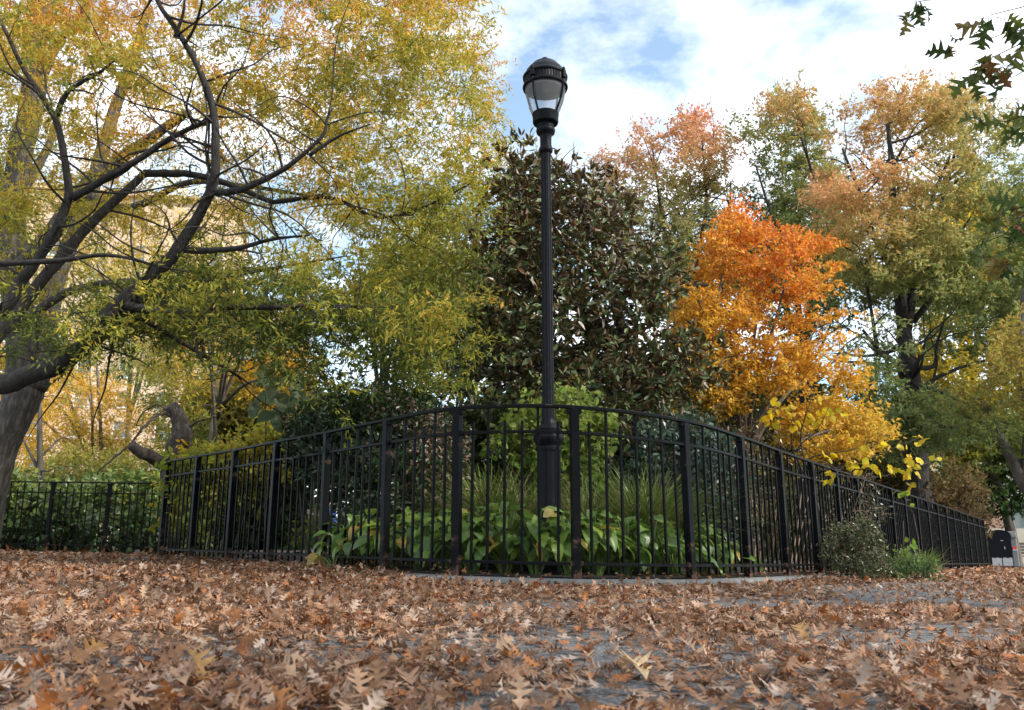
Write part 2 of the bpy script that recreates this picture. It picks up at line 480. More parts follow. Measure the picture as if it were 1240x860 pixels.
def plant(name, label, cat, base, skel, sets, bark, twig=True, group=None, crown_name='crown', wood_name='trunk'):
    """a tree or shrub: an Empty at its foot > trunk (all wood), crown (all leaves)"""
    e = empty(name, tuple(base), 0, label, cat, group)
    inv = np.array(base)
    tws, Vs, Qs, Ts, cq, ct, nb = [], [], [], [], [], [], 0
    for s in sets:
        s = dict(s); mat = s.pop('mat')
        V, Q, T, col = leafy(tw_mb=tws if twig else None, **s)
        nq = 0 if Q is None else len(Q)
        if nq: Qs.append(Q + nb); cq.append(col[:nq])
        if T is not None: Ts.append(T + nb); ct.append(col[nq:])
        Vs.append(V); nb += len(V)
    if Vs:
        me = np_mesh(crown_name, np.concatenate(Vs) - inv, np.concatenate(Qs) if Qs else None, np.concatenate(Ts) if Ts else None, np.concatenate(cq + ct), mat, smooth=False)
        link(crown_name, me, e)
    V0 = np.array(skel.mb.v).reshape(-1, 3)
    me = bpy.data.meshes.new(wood_name)
    vv = [tuple(p) for p in (V0 - inv)] if len(V0) else []; ff = list(skel.mb.f)
    for V, T in tws:
        b = len(vv); vv += [tuple(p) for p in (V - inv)]; ff += [tuple(int(i) + b for i in q) for q in T]
    me.from_pydata(vv, [], ff); me.update(); me.materials.append(bark)
    me.polygons.foreach_set('use_smooth', np.full(len(me.polygons), True))
    link(wood_name, me, e)
    return e

def R_(s): return np.random.default_rng(s)
def vaxis(v0, v1):
    """0 at picture height v0, 1 at v1, measured as elevation so it is a height in the crown"""
    def f(P):
        _, v, _ = proj(P); return (v - v0) / (v1 - v0)
    return f
def zaxis(z0, z1): return lambda P: (P[:, 2] - z0) / (z1 - z0)

LANCE = [T_lance(.27), T_lance(.34, -.06), T_lance(.22, .1)]
OAKY = [T_lance(.34, .1), T_lance(.28, -.1), T_star(.7)]
STAR = [T_star(.95), T_lance(.5, .1)]
QUADS = [T_lance(.62, .08), T_lance(.5, -.08)]
OVAL = [T_oval(.5), T_oval(.42, .16, .2), T_oval(.55, .05, .05)]
SKY_STRENGTH, SUN_STRENGTH, SUN_ANGLE, EXPOSURE = .12, 3.0, 6.0, 1.22
CLOUD_V, CLOUD_LO, CLOUD_HI, CLOUD_SEED = 8.0, .38, .69, 19.0

# ================================================================== SETTING
# ---- plaza: one sheet to the horizon, gently tilted
def build_ground():
    xs = np.concatenate([[-600, -250, -110, -60], np.linspace(-34, 34, 69), [60, 110, 250, 600]])
    ys = np.concatenate([[-600, -200, -80, -30], np.linspace(-12, 60, 73), [90, 150, 300, 700]])
    X, Y = np.meshgrid(xs, ys); Z = gz(X)
    nz = Noise(.9, 4); P = np.stack([X, Y, Z * 0], 2).reshape(-1, 3)
    near = (np.hypot(P[:, 0], P[:, 1]) < 40)
    V = np.stack([X, Y, Z], 2).reshape(-1, 3); V[:, 2] += nz(P) * .004 * near
    n, m = len(xs), len(ys)
    i = np.arange(m - 1)[:, None] * n + np.arange(n - 1)[None]
    q = np.stack([i, i + 1, i + n + 1, i + n], 2).reshape(-1, 4)
    tag(link('ground', np_mesh('ground', V, q, None, None, M_ASPH)), kind='structure')
build_ground()

# ---- main fence: posts measured along the curve
FH = 1.25
POSTS = [(-4.575, 11.36), (-3.88, 10.55), (-3.17, 9.75), (-2.46, 8.87), (-1.737, 8.0), (-1.04, 7.12), (-.412, 6.45),
         (.462, 6.28), (1.40, 6.85), (2.075, 7.72), (2.73, 8.72), (3.39, 9.70)]
e0, e1 = np.array(POSTS[-1]), np.array((12.55, 23.1))
POSTS += [tuple(e0 + (e1 - e0) * k / 15) for k in range(1, 16)]
MAIN_N = len(POSTS)
RET = [(-4.575, 11.36), (-4.93, 12.35), (-5.28, 13.35), (-5.63, 14.35), (-5.98, 15.35), (-6.33, 16.35), (-6.68, 17.35)]
def fbase(x, y): return float(gz(x)) + .062

def fence(root, posts, picket_meshes, post_mesh, counts, made, first_post=0, smooth=True):
    P3 = np.array([(x, y, 0) for x, y in posts])
    K = 12
    path = catmull(P3, K) if smooth else catmull(P3, K)
    tang = np.gradient(path, axis=0)
    # posts
    for i, (x, y) in enumerate(posts):
        if i < first_post: continue
        t = tang[min(i * K, len(path) - 1)]
        o = link('post', post_mesh, root); o.location = (x, y, fbase(x, y)); o.rotation_euler = (random.uniform(-.006, .006), random.uniform(-.006, .006), math.atan2(t[1], t[0]))
    # rails
    def rail(name, zc, hw, hh):
        V, Fc = [], []
        for k, p in enumerate(path):
            d = unit(tang[k][None])[0]; nx, ny = -d[1], d[0]; b = fbase(p[0], p[1])
            for (a, c) in ((-hw, -hh), (hw, -hh), (hw, hh * .6), (hw * .7, hh), (-hw * .7, hh), (-hw, hh * .6)):
                V.append((p[0] + nx * a, p[1] + ny * a, b + zc + c))
        m = len(path)
        for i in range(m - 1):
            for j in range(6):
                k = (j + 1) % 6
                Fc.append((i*6+j, i*6+6+j, i*6+6+k, i*6+k))
        Fc += [tuple(range(6)), tuple(range((m-1)*6+5, (m-1)*6-1, -1))]
        MB().add(V, Fc).build(name, M_IRON, root)
    rail('top_rail', FH - .012, .024, .012); rail('middle_rail', FH - .205, .016, .011); rail('bottom_rail', .10, .016, .011)
    # pickets
    out = []
    for i in range(len(posts) - 1):
        n = counts.get(i, 7)
        seq = 'sLssLs' if n == 6 else 'sLsLsLs'
        for j, ch in enumerate(seq):
            t = (i + (j + 1) / (n + 1)) * K
            k = min(int(t), len(path) - 2); f = t - k
            p = path[k] * (1 - f) + path[k + 1] * f; d = tang[k]
            out.append((float(p[0]), float(p[1]), math.atan2(d[1], d[0]), ch))
    for q in out: made.append(q)

def picket_mb(h):
    m = MB(); m.box((0, 0, (.035 + h - .006) / 2), (.0195, .0195, h - .006 - .035), 0, .003)
    m.lathe([(.0085, h - .0065), (.007, h - .002), (.003, h)], 8)
    return m
def post_mb():
    m = MB(); m.box((0, 0, (FH - .026) / 2 - .03), (.062, .062, FH - .026 + .06), 0, .004)
    for z in (FH - .205, FH - .045):
        for s in (-1, 1):
            m.box((s * .041, 0, z), (.026, .046, .036), 0, .004)
    for s in (-1, 1): m.box((s * .039, 0, .10), (.022, .040, .034), 0, .004)
    return m
iron = empty('iron_fence', (0, 0, 0), 0, 'curved black iron picket fence round the planting bed with the lamp post', 'fence')
tmp = post_mb().build('post', M_POST); POST_ME = tmp.data; bpy.data.objects.remove(tmp)
tmp = picket_mb(FH - .021).build('picket', M_IRON); PK_L = tmp.data; bpy.data.objects.remove(tmp)
tmp = picket_mb(FH - .205 + .085).build('picket', M_IRON); PK_S = tmp.data; bpy.data.objects.remove(tmp)
made = []
fence(iron, POSTS, None, POST_ME, {5: 6, 6: 6}, made)
def place_pickets(root, made, ranked):
    made = sorted(made, key=ranked)
    for (x, y, a, ch) in made[:100]:
        o = link('picket', PK_L if ch == 'L' else PK_S, root); o.location = (x, y, fbase(x, y)); o.rotation_euler = (random.uniform(-.008, .008), random.uniform(-.008, .008), a)
    if len(made) > 100:
        m = MB()
        base = {k: ([tuple(v.co) for v in me.vertices], [tuple(p.vertices) for p in me.polygons]) for k, me in (('L', PK_L), ('s', PK_S))}
        for (x, y, a, ch) in made[100:]:
            V, Fc = base[ch]; b = fbase(x, y); ca, sa = math.cos(a), math.sin(a)
            m.add([(x + p[0]*ca - p[1]*sa, y + p[0]*sa + p[1]*ca, b + p[2]) for p in V], Fc)
        tag(m.build('pickets', M_IRON, root), kind='stuff')
# the return of the fence behind the left corner belongs to the same fence
n0 = len(made)
made2 = []
fence(iron, RET, None, POST_ME, {}, made2, first_post=1)
place_pickets(iron, made + made2, lambda q: q[0] ** 2 + q[1] ** 2 + (60 if q in made2 else 0))

# ---- low fence across the far left
far = empty('park_fence', (0, 0, 0), 0, 'low black iron fence in front of the leafy hedge at the far left', 'fence')
FP = []
for u in (-170, -95, -20, 55, 129.5, 204, 280):
    FP.append((W(u, 670, 16.0)[0], 16.0 + .002 * (55 - u)))
mf = []
fence(far, FP, None, POST_ME, {}, mf)
place_pickets(far, mf, lambda q: abs(q[0] + 7))

# ---- planting bed, kerb, slab
def bed():
    pts = [p for p in POSTS] + [(12.6, 34), (-11, 34)] + RET[::-1][:-1]
    cx, cy = 1.5, 18
    # fan of strips so that the soil can be slightly uneven
    poly = np.array(pts)
    V = []; n = len(poly); rings = (1.0, .93, .8, .55, .25, .02)
    nz = Noise(1.4, 9)
    for r in rings:
        for p in poly:
            x, y = cx + (p[0] - cx) * r, cy + (p[1] - cy) * r
            V.append((x, y, gz(x) + .065 + (1 - r) * .10))
    V = np.array(V, float); V[n:, 2] += nz(V[n:]) * .015
    q = [(k*n+i, k*n+(i+1) % n, (k+1)*n+(i+1) % n, (k+1)*n+i) for k in range(len(rings)-1) for i in range(n)]
    tag(link('soil', np_mesh('soil', V, np.array(q), None, None, M_SOIL)), kind='structure')
    return poly
BED = bed()
def kerb():
    P3 = np.array([(x, y, 0) for x, y in POSTS[:15]]); path = catmull(P3, 12); tg = np.gradient(path, axis=0)
    V, Fc = [], []
    pr = [(.20, -.10), (.20, .035), (.193, .048), (.178, .056), (-.10, .058), (-.10, -.10)]
    for k, p in enumerate(path):
        d = unit(tg[k][None])[0]; nx, ny = d[1], -d[0]
        for (a, c) in pr: V.append((p[0] + nx * a, p[1] + ny * a, float(gz(p[0])) + c))
    m = len(path); n = len(pr)
    for i in range(m - 1):
        for j in range(n - 1): Fc.append((i*n+j, i*n+j+1, i*n+n+j+1, i*n+n+j))
    o = MB().add(V, Fc).build('kerb', M_CONC, None, smooth=40); tag(o, kind='structure')
kerb()
x, y = W(186, 681, 10.9)[:2]
sl = MB().box((0, 0, 0), (.62, .42, .07), .3, .012).build('stone_slab', M_CONC); sl.location = (x - .02, y, gz(x) + .034)
tag(sl, 'flat grey stone slab lying among leaves at the left end of the curved fence', 'slab')

# ---- fallen leaves
CAMXY = np.array([0, 0])
def in_bed(P):
    return inpoly(P[:, 0], P[:, 1], [tuple(p) for p in BED])
def dist_fence(P):
    pth = catmull(np.array([(a, b, 0) for a, b in POSTS]), 6)[:, :2]
    return np.sqrt(((P[:, None, :2] - pth[None]) ** 2).sum(2)).min(1)
LEAF_STOPS = [(.095, .044, .022), (.18, .088, .045), (.27, .148, .084), (.36, .22, .14), (.44, .30, .21), (.54, .39, .29)]
def leaf_cols(P, r):
    t = .46 + Noise(.8, 21)(P) * .07 + r.normal(0, .22, len(P))
    c = palette(LEAF_STOPS, t) * [1.02, .92, .82]
    o = r.random(len(P))
    c[o < .12] = c[o < .12] * [1.15, .76, .40]         # russet ones
    pk = (o > .12) & (o < .27); c[pk] = palette([(.30, .195, .135), (.44, .305, .22), (.56, .42, .33)], r.random(pk.sum()))   # pale pinkish undersides
    return np.clip(c * r.uniform(.85, 1.15, (len(P), 1)), 0, .8)
def cover(P):
    """how much of the asphalt the leaves hide: thick on the left and along the fence, thinner towards the right"""
    x, y = P[:, 0], P[:, 1]
    n = Noise(2.2, 31)(P * [1, .6, 1]) * .42 + Noise(6.5, 33)(P * [1, .6, 1]) * .40
    ang = x / np.maximum(y, .5)
    base = .86 - np.clip(ang + .12, 0, .7) * .42
    base = base - .22 * np.exp(-((ang - .45) / .25) ** 2 - ((y - 5.0) / 2.6) ** 2)
    near = np.exp(-(y / 1.7) ** 4)
    base = base - .05 * near
    df = dist_fence(P)
    base = base + .7 * np.exp(-(df / .55) ** 2) + .5 * np.exp(-((y - 6) / 1.0) ** 2) * (np.abs(x) < 2)
    return base - .05 - .10 * np.exp(-((ang - .12) / .2) ** 2 - ((y - 2.2) / 1.1) ** 2) + n * .66
def heap(P):
    """leaves have drifted against the kerb"""
    df = dist_fence(P); left = np.clip((-P[:, 0] - .2) / .8, 0, 1)
    rt = np.clip((P[:, 0] - 2.2) / .8, 0, 1)
    return .075 * np.exp(-(df / .5) ** 2) * np.clip(left + .5 * rt, 0, 1)
def carpet():
    Vs, Qs, cs, nb = [], [], [], 0
    tm = {}
    for lod, st, k in (('hi', OAK_HI, 7), ('md', OAK_MD, 6), ('lo', OAK_LO, 5)):
        tm[lod] = [T_oak(st, s, R_(s + 70).uniform(-.5, .9), R_(s + 80).uniform(-.35, .55), R_(s + 90).uniform(-.4, .4)) for s in range(k)]
    tm['far'] = [T_lance(.75, .12), T_lance(.6, -.1), T_lance(.5, .2)]
    for lod, y0, y1, dens, sz in (('hi', .7, 3.0, 2000, .042), ('md', 3.0, 5.0, 1550, .045), ('lo', 5.0, 8.6, 1250, .049), ('far', 8.6, 14, 620, .064), ('far', 14, 34, 130, .12)):
        r = R_(int(y0 * 100))
        n = int(dens * .72 * (y1 ** 2 - y0 ** 2) * 1.0)
        y = np.sqrt(r.uniform(y0 ** 2, y1 ** 2, n)); x = y * r.uniform(-.72, .72, n)
        P = np.stack([x, y, gz(x)], 1)
        cv = cover(P)
        keep = (r.random(n) < np.clip(cv, .17, 1.0) ** 1.3)
        ib = in_bed(P); df = dist_fence(P)
        front = (P[:, 0] > -1.1) & (P[:, 0] < 2.6)
        keep &= ~ib | ((df < .28) & (r.random(n) < .3))
        keep &= ~(front & (df < .26) & ~ib) | (r.random(n) < .22)
        keep &= ~(front & ib) | (r.random(n) < .4)
        P = P[keep]; ib = ib[keep]; n = len(P); cvk = np.clip(cv[keep], 0, 1.2)
        lift = r.random(n) ** 1.6 * .022 * np.clip(cvk + .15, .3, 1.3) + heap(P) * r.uniform(.3, 1, n) + .006
        P[:, 2] += lift + np.where(ib, .064, 0)
        stand = r.random(n) < .07
        pit = np.where(stand, r.normal(0, .75, n), r.normal(0, .2, n)); rol = np.where(stand, r.normal(0, .9, n), r.normal(0, .22, n))
        P[:, 2] += np.where(stand, .012 + .012 * r.random(n), 0)
        flip = r.random(n) < .45
        R = euler(r.uniform(0, 6.283, n), pit, rol + np.where(flip, math.pi, 0))
        V, Q, T, col = scatter(tm[lod], P, R, sz * r.uniform(.62, 1.3, n), leaf_cols(P, r))
        Vs.append(V); Qs.append(Q + nb); cs.append(col); nb += len(V)
    V = np.concatenate(Vs)
    inb = in_bed(V)
    g = gz(V[:, 0]) + .0035 + np.where(inb, .066, 0); V[:, 2] = np.maximum(V[:, 2], g + (V[:, 2] - g) * .12)
    o = link('fallen_leaves', np_mesh('fallen_leaves', V, np.concatenate(Qs), None, np.concatenate(cs), M_DRY, smooth=True))
    tag(o, 'carpet of fallen brown oak leaves over the grey asphalt', 'leaves', kind='stuff')
carpet()

# single leaves that stand out
def lone_leaf(u, v, size, col, yaw, pit, rol, label, lift=.03, seed=3):
    d = R_(seed)
    a = (CY - v) / F; t = None
    # where the ray meets the plaza
    ray = np.array([(u - CX) / F, CP - a * SP, SP + a * CP])
    t = H / (SLOPE * ray[0] - ray[2]); P = ray * t + [0, 0, H]
    tv, tq, _ = T_oak(OAK_HI, seed, .5, .5, .3)
    R = euler(np.array([yaw]), np.array([pit]), np.array([rol]))[0]
    V = (tv - [0, .45, 0]) @ R.T * size
    o = link('oak_leaf', np_mesh('oak_leaf', V, np.array(tq), None, np.tile(col, (len(tq), 1)), M_DRY))
    o.location = (P[0], P[1], gz(P[0]) + lift - min(0, 0)); tag(o, label, 'leaf')
lone_leaf(772, 822, .088, (.62, .43, .24), .5, .25, .15, 'large pale tan oak leaf lying on top of the darker leaves')
lone_leaf(105, 812, .066, (.34, .17, .045), -.6, .5, .5, 'ochre orange oak leaf standing up at the lower left', .04, 5)
lone_leaf(240, 838, .07, (.36, .2, .07), 1.0, 1.0, .2, 'upright golden brown oak leaf near the bottom edge', .045, 6)
lone_leaf(972, 780, .07, (.42, .24, .09), .2, .7, -.3, 'tan orange oak leaf on the patchy asphalt at the right', .04, 8)
lone_leaf(283, 765, .07, (.20, .075, .022), -.3, .9, .3, 'dark russet oak leaf curled upright on the carpet', .04, 9)

# ---- street lamp
def lamp():
    D = 7.28; x0 = W(665, 600, D)[0]; zb = float(gz(x0)) + .09
    e = empty('street_lamp', (x0, D, zb), 0, 'black cast iron lamp post with a glass acorn lantern standing in the planting bed', 'street lamp')
    def zv(v): return W(665, v, D)[2] - zb
    def rp(px, v):
        h = zv(v) + zb - H; return px * (D * CP + h * SP) / F
    def pr(L): return [(rp(r, v), zv(v)) for r, v in L]
    fl = lambda n, d: (lambda j, z: 1 - d * (0.5 + .5 * math.cos(j * 2 * math.pi / n)) ** 2)
    m = MB()
    m.lathe([(.21, -.05), (.21, .03), (.20, .05), (.185, .06), (.18, .11), (.165, .13), (.15, .16), (.128, .18)], 32)
    m.build('base', M_LAMP, e, smooth=35)
    m = MB(); n = 64
    zt = zv(542)
    m.lathe([(.122, .17), (.118, .22), (rp(14.4, 600), .32), (rp(14.4, 545), zt - .03)], n, mod=lambda j, z: 1 - .09 * (1 if (j % 8) in (3, 4, 5) else 0))
    m.lathe([(rp(15.4, 545), zt - .03), (rp(15.6, 541), zt), (rp(14.6, 540), zt + .01)], 32)
    m.build('pedestal', M_LAMP, e, smooth=30)
    m = MB()
    m.lathe(pr([(14.6, 540), (15.5, 538), (18.0, 535), (18.6, 531), (18.2, 527), (16.6, 524.5), (15.6, 523), (16.2, 520), (14.5, 518), (11.5, 516), (9.6, 514.5), (9.6, 512.2), (8.6, 511), (8.4, 508)]), 40,
            mod=lambda j, z: 1 + .02 * math.sin(j * 2 * math.pi / 5))
    m.build('collar', M_LAMP, e, smooth=40)
    m = MB(); n = 48
    m.lathe(pr([(8.3, 509), (7.6, 490), (7.1, 470), (6.8, 400), (6.55, 300), (6.2, 230), (5.9, 192), (5.8, 184)]), n, mod=lambda j, z: 1 - .11 * (1 if (j % 4) in (1, 2) else 0))
    m.build('shaft', M_LAMP, e, smooth=25)
    m = MB()
    m.lathe(pr([(6.2, 186), (8.0, 184.5), (8.5, 182), (8.0, 179.5), (7.0, 178.5), (6.9, 172), (7.1, 166), (8.0, 164), (10.8, 162), (11.6, 159.5), (11.5, 157), (10.2, 155.5), (9.8, 153), (10.6, 151.5)]), 32)
    m.build('neck', M_LAMP, e, smooth=40)
    # lantern
    m = MB()
    m.lathe(pr([(10.6, 152), (14.9, 150), (15.6, 148.5), (15.6, 141.5), (16.2, 140.5), (16.2, 138.5), (14.2, 138)]), 40)
    ring = m.build('lantern_seat', M_LAMP, e, smooth=35)
    for k in range(4):
        a = math.radians(-90 - 37 + 90 * k); cage = MB()
        L = pr([(15.4, 138.5), (18.4, 133), (22.4, 124), (24.8, 114), (25.6, 104), (26.0, 98)])
        cage.tube([(r * 1.02 * math.cos(a), r * 1.02 * math.sin(a), z) for r, z in L], [.011, .0105, .010, .0095, .009, .009], 6)
        r, z = pr([(26.8, 98)])[0]
        cage.box((r * math.cos(a), r * math.sin(a), z), (.03, .046, .085), a, .006)
        cage.lathe([(.016, .03), (.018, .05), (.012, .065), (.002, .07)], 10, c=(r * math.cos(a), r * math.sin(a), z))
        cage.build('cage_rib', M_LAMP, e, smooth=40)
    m = MB(); n = 96
    prof = pr([(25.4, 108.4), (27.0, 108.0), (27.5, 106.6), (27.0, 105.0), (25.8, 104.2), (25.8, 96.6), (27.0, 95.8), (27.2, 94.2), (25.7, 92.8), (24.6, 91.0), (23.0, 87.6), (20.3, 84.2), (17.0, 81.4), (15.9, 80.6), (15.7, 79.5), (12.5, 77.2), (8.3, 75.1), (5.0, 74.0), (4.4, 73.2), (4.3, 71.8), (3.4, 70.8), (1.8, 70.1), (.3, 70)])
    z0, z1 = prof[4][1] - 1e-4, prof[5][1] + 1e-4
    m.lathe(prof, n, mod=lambda j, z: (1 - .02 * (j % 2)) if z0 <= z <= z1 else 1)
    m.build('lantern_roof', M_LAMP, e, smooth=30)
    # glass globe: thin clear panes
    g, nt, out = new_mat('clear_lamp_glass')
    tr = node(nt, 'ShaderNodeBsdfTransparent'); tr.inputs[0].default_value = (.93, .95, .97, 1)
    gl = node(nt, 'ShaderNodeBsdfGlossy', Roughness=.08); fz = node(nt, 'ShaderNodeFresnel', IOR=1.1)
    ms = node(nt, 'ShaderNodeMixShader'); nt.links.new(fz.outputs[0], ms.inputs[0]); nt.links.new(tr.outputs[0], ms.inputs[1]); nt.links.new(gl.outputs[0], ms.inputs[2])
    df = node(nt, 'ShaderNodeBsdfDiffuse'); df.inputs[0].default_value = (.8, .82, .86, 1); tl = node(nt, 'ShaderNodeBsdfTranslucent'); tl.inputs[0].default_value = (.88, .9, .95, 1)
    m3 = node(nt, 'ShaderNodeMixShader'); m3.inputs[0].default_value = .6; nt.links.new(df.outputs[0], m3.inputs[1]); nt.links.new(tl.outputs[0], m3.inputs[2])
    m4 = node(nt, 'ShaderNodeMixShader'); m4.inputs[0].default_value = .30; nt.links.new(ms.outputs[0], m4.inputs[1]); nt.links.new(m3.outputs[0], m4.inputs[2]); nt.links.new(m4.outputs[0], out.inputs[0])
    m = MB(); P = pr([(15.2, 138.5), (17.8, 133.5), (21.6, 124), (24.0, 114), (24.9, 106), (25.1, 102)])
    m.lathe(P, 40, cap=False)
    m.build('glass', g, e, smooth=60)
    rf = mat_flat('grey_reflector', (.55, .52, .50), .5, .4, .1, 12, .05)
    m = MB(); m.lathe(pr([(23.8, 103), (23.2, 106), (21.0, 109.5), (20.7, 109), (22.6, 105.5), (23.0, 103)]), 40, cap=False); m.lathe(pr([(23.0, 103.2), (.5, 102)]), 40, cap=False)
    m.build('reflector', rf, e, smooth=50)
    bl = mat_flat('brown_burner', (.36, .22, .13), .4, .5, .1, 20, .05)
    m = MB(); m.lathe(pr([(2.0, 103), (4.2, 103.6), (4.8, 106), (3.8, 109.5), (1, 110.5)]), 20); m.build('bulb', bl, e, smooth=50)
    return e
lamp()

# ---- litter
white = mat_flat('white_paper', (.78, .79, .82), .6, .4, .06, 30, .4)
def crumpled(name, s, label, u, v, y, mat, seed, sq=(1, .8, .7)):
    r = R_(seed); n, m = 14, 9; V = []; Fc = []
    for i in range(m + 1):
        ph = math.pi * i / m
        for j in range(n):
            th = 2 * math.pi * j / n; k = s * r.uniform(.72, 1.1)
            V.append((k * sq[0] * math.sin(ph) * math.cos(th), k * sq[1] * math.sin(ph) * math.sin(th), k * sq[2] * math.cos(ph)))
    for i in range(m):
        for j in range(n):
            k = (j + 1) % n; Fc.append((i*n+j, i*n+n+j, i*n+n+k, i*n+k))
    o = MB().add(V, Fc).build(name, mat); P = W(u, v, y); o.location = (P[0], P[1], gz(P[0]) + s * .75)
    return tag(o, label, 'litter')
cup = crumpled('paper_cup', .052, 'crumpled white paper cup with a black rim lying beside the left corner of the fence', 215, 681, 10.4, white, 2)
m = MB(); m.lathe([(.034, -.012), (.040, -.008), (.040, .006), (.03, .012)], 16); lid = m.build('lid', M_LAMP, cup, smooth=40); lid.location = (.066, -.005, -.008); lid.rotation_euler = (.3, 1.3, 0)
crumpled('paper_scrap', .075, 'crumpled white paper scrap lying behind the low fence at the far left', 170, 663, 17.6, white, 5, (1.5, .8, .55))
# ================================================================== PLANTS
def sk(): return Skel()
DOWN = np.array([0, 0, -1.0])
# ---------------- near oak, trunk out of the picture on the left, dark limbs crossing it
s = sk(); gx = -7.0
s.limb([(gx, 8.6, gz(gx) - .1), (gx + .05, 8.6, .7), (gx + .25, 8.6, 1.5), (-6.4, 8.6, 1.95)], .42, .27, 12)
s.limb([(-6.7, 8.6, 1.7), W(-40, 475, 8.6), W(40, 452, 8.5), W(95, 420, 8.4), W(140, 372, 8.3), W(185, 333, 8.2), W(215, 305, 8.1), W(238, 268, 8.0), W(256, 230, 7.9), W(260, 190, 7.8), W(257, 135, 7.7), W(240, 85, 7.6), W(215, 40, 7.5), W(190, 0, 7.4), W(170, -60, 7.3)], .135, .016, 10, power=.6)
s.limb([W(95, 424, 8.4), W(130, 400, 8.7), W(170, 382, 9.1), W(215, 362, 9.5), W(250, 345, 9.9), W(290, 330, 10.3), W(340, 325, 10.7)], .085, .02, 8)
s.limb([W(150, 368, 8.25), W(180, 375, 8.2), W(215, 378, 8.15), W(270, 372, 8.1), W(330, 372, 8.0), W(395, 370, 7.9), W(440, 372, 7.8)], .05, .012, 7)
s.limb([W(258, 232, 7.9), W(285, 232, 7.8), W(320, 218, 7.7), W(355, 198, 7.6), W(390, 165, 7.5), W(396, 145, 7.5), W(402, 132, 7.5)], .04, .008, 7)
s.limb([W(375, 188, 7.55), W(410, 165, 7.5), W(450, 150, 7.4)], .02, .006, 6)
s.limb([W(220, 302, 8.1), W(255, 303, 8.0), W(290, 300, 7.9), W(330, 290, 7.8), W(375, 285, 7.7)], .04, .01, 7)
s.limb([W(-60, 390, 8.8), W(0, 375, 8.7), W(25, 340, 8.7), W(55, 300, 8.6), W(82, 245, 8.5), W(82, 205, 8.4), W(72, 150, 8.3), W(55, 120, 8.2), W(30, 85, 8.1), W(10, 45, 8.0), W(-10, 0, 8)], .085, .016, 9, power=.6)
s.limb([W(68, 140, 8.3), W(85, 110, 8.2), W(120, 88, 8.1), W(140, 72, 8.0)], .035, .01, 6)
s.limb([W(88, 240, 8.5), W(120, 220, 8.4), W(160, 198, 8.3), W(200, 170, 8.2), W(235, 152, 8.1), W(262, 145, 8.0)], .045, .02, 7)
s.limb([W(212, 45, 7.5), W(222, 15, 7.4), W(225, -30, 7.3)], .02, .008, 6)
s.limb([W(330, 245, 9.5), W(400, 240, 9.4), W(455, 262, 9.3), W(500, 255, 9.2), W(540, 238, 9.1), W(570, 222, 9.0)], .03, .006, 7)
s.limb([W(175, 210, 9.6), W(250, 215, 9.5), W(330, 245, 9.5)], .05, .03, 8)
s.limb([W(-40, 460, 9.4), W(60, 330, 9.5), W(120, 265, 9.6), W(175, 210, 9.6)], .085, .045, 8)
s.limb([W(300, 400, 9), W(360, 395, 8.8), W(420, 420, 8.7), W(440, 440, 8.6)], .02, .005, 5)
polyA = [(-170,-220),(300,-260),(560,-160),(575,30),(600,75),(590,130),(615,160),(635,175),(600,215),(610,250),(580,300),(560,320),(590,360),(540,400),(480,380),(430,350),(380,330),(300,330),(250,290),(150,300),(60,270),(-80,330)]
polyB = [(230,300),(330,330),(450,350),(560,380),(560,440),(520,470),(430,480),(330,430),(250,420),(150,420),(60,430),(0,410),(60,380),(170,340)]
r = R_(1)
cA = crown_pts(polyA, 7.7, 11.6, 500, 101, .95, -.25); cB = crown_pts(polyB, 7.6, 10.8, 170, 102, 1.0, -.35)
cC = crown_pts([(360,40),(560,-40),(600,90),(640,165),(615,215),(620,250),(600,300),(585,330),(605,360),(530,400),(420,380),(380,250)], 8.8, 12.4, 210, 103, .9, -.35)
cl = np.concatenate([cA, cB, cC])
s.limb([W(-40, 322, 8.4), W(60, 316, 8.3), W(130, 309, 8.2), W(190, 322, 8.1), W(230, 330, 8.0)], .035, .006, 6)
s.limb([W(120, 385, 8.5), W(200, 352, 8.8), W(300, 330, 9.2), W(420, 310, 9.6)], .05, .008, 7)
s.limb([W(210, 370, 8.0), W(235, 400, 7.9), W(240, 430, 7.8), W(262, 455, 7.8)], .018, .004, 5)
s.limb([W(160, 378, 8.3), W(210, 408, 8.6), W(280, 450, 9), W(310, 470, 9.2)], .035, .005, 6)
s.spurs(150, R_(61), .5, 1.6, .009)
s.grow(cl, r, .004, .007, .035, 5, .05)
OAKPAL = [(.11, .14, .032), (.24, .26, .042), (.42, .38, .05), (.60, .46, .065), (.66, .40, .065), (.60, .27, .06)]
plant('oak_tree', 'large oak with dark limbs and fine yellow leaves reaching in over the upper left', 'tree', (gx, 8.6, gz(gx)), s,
      [dict(cl=cl, rng=R_(2), twigs=6, leaves=30, tl=.50, size=.074, flat=.40, droop=.30, up=.6, spread=.055, colf=colf(OAKPAL, vaxis(560, -225), 7, .19, 2.1, .15), tmpls=LANCE, mat=M_LEAF)], M_BARK_DARK)

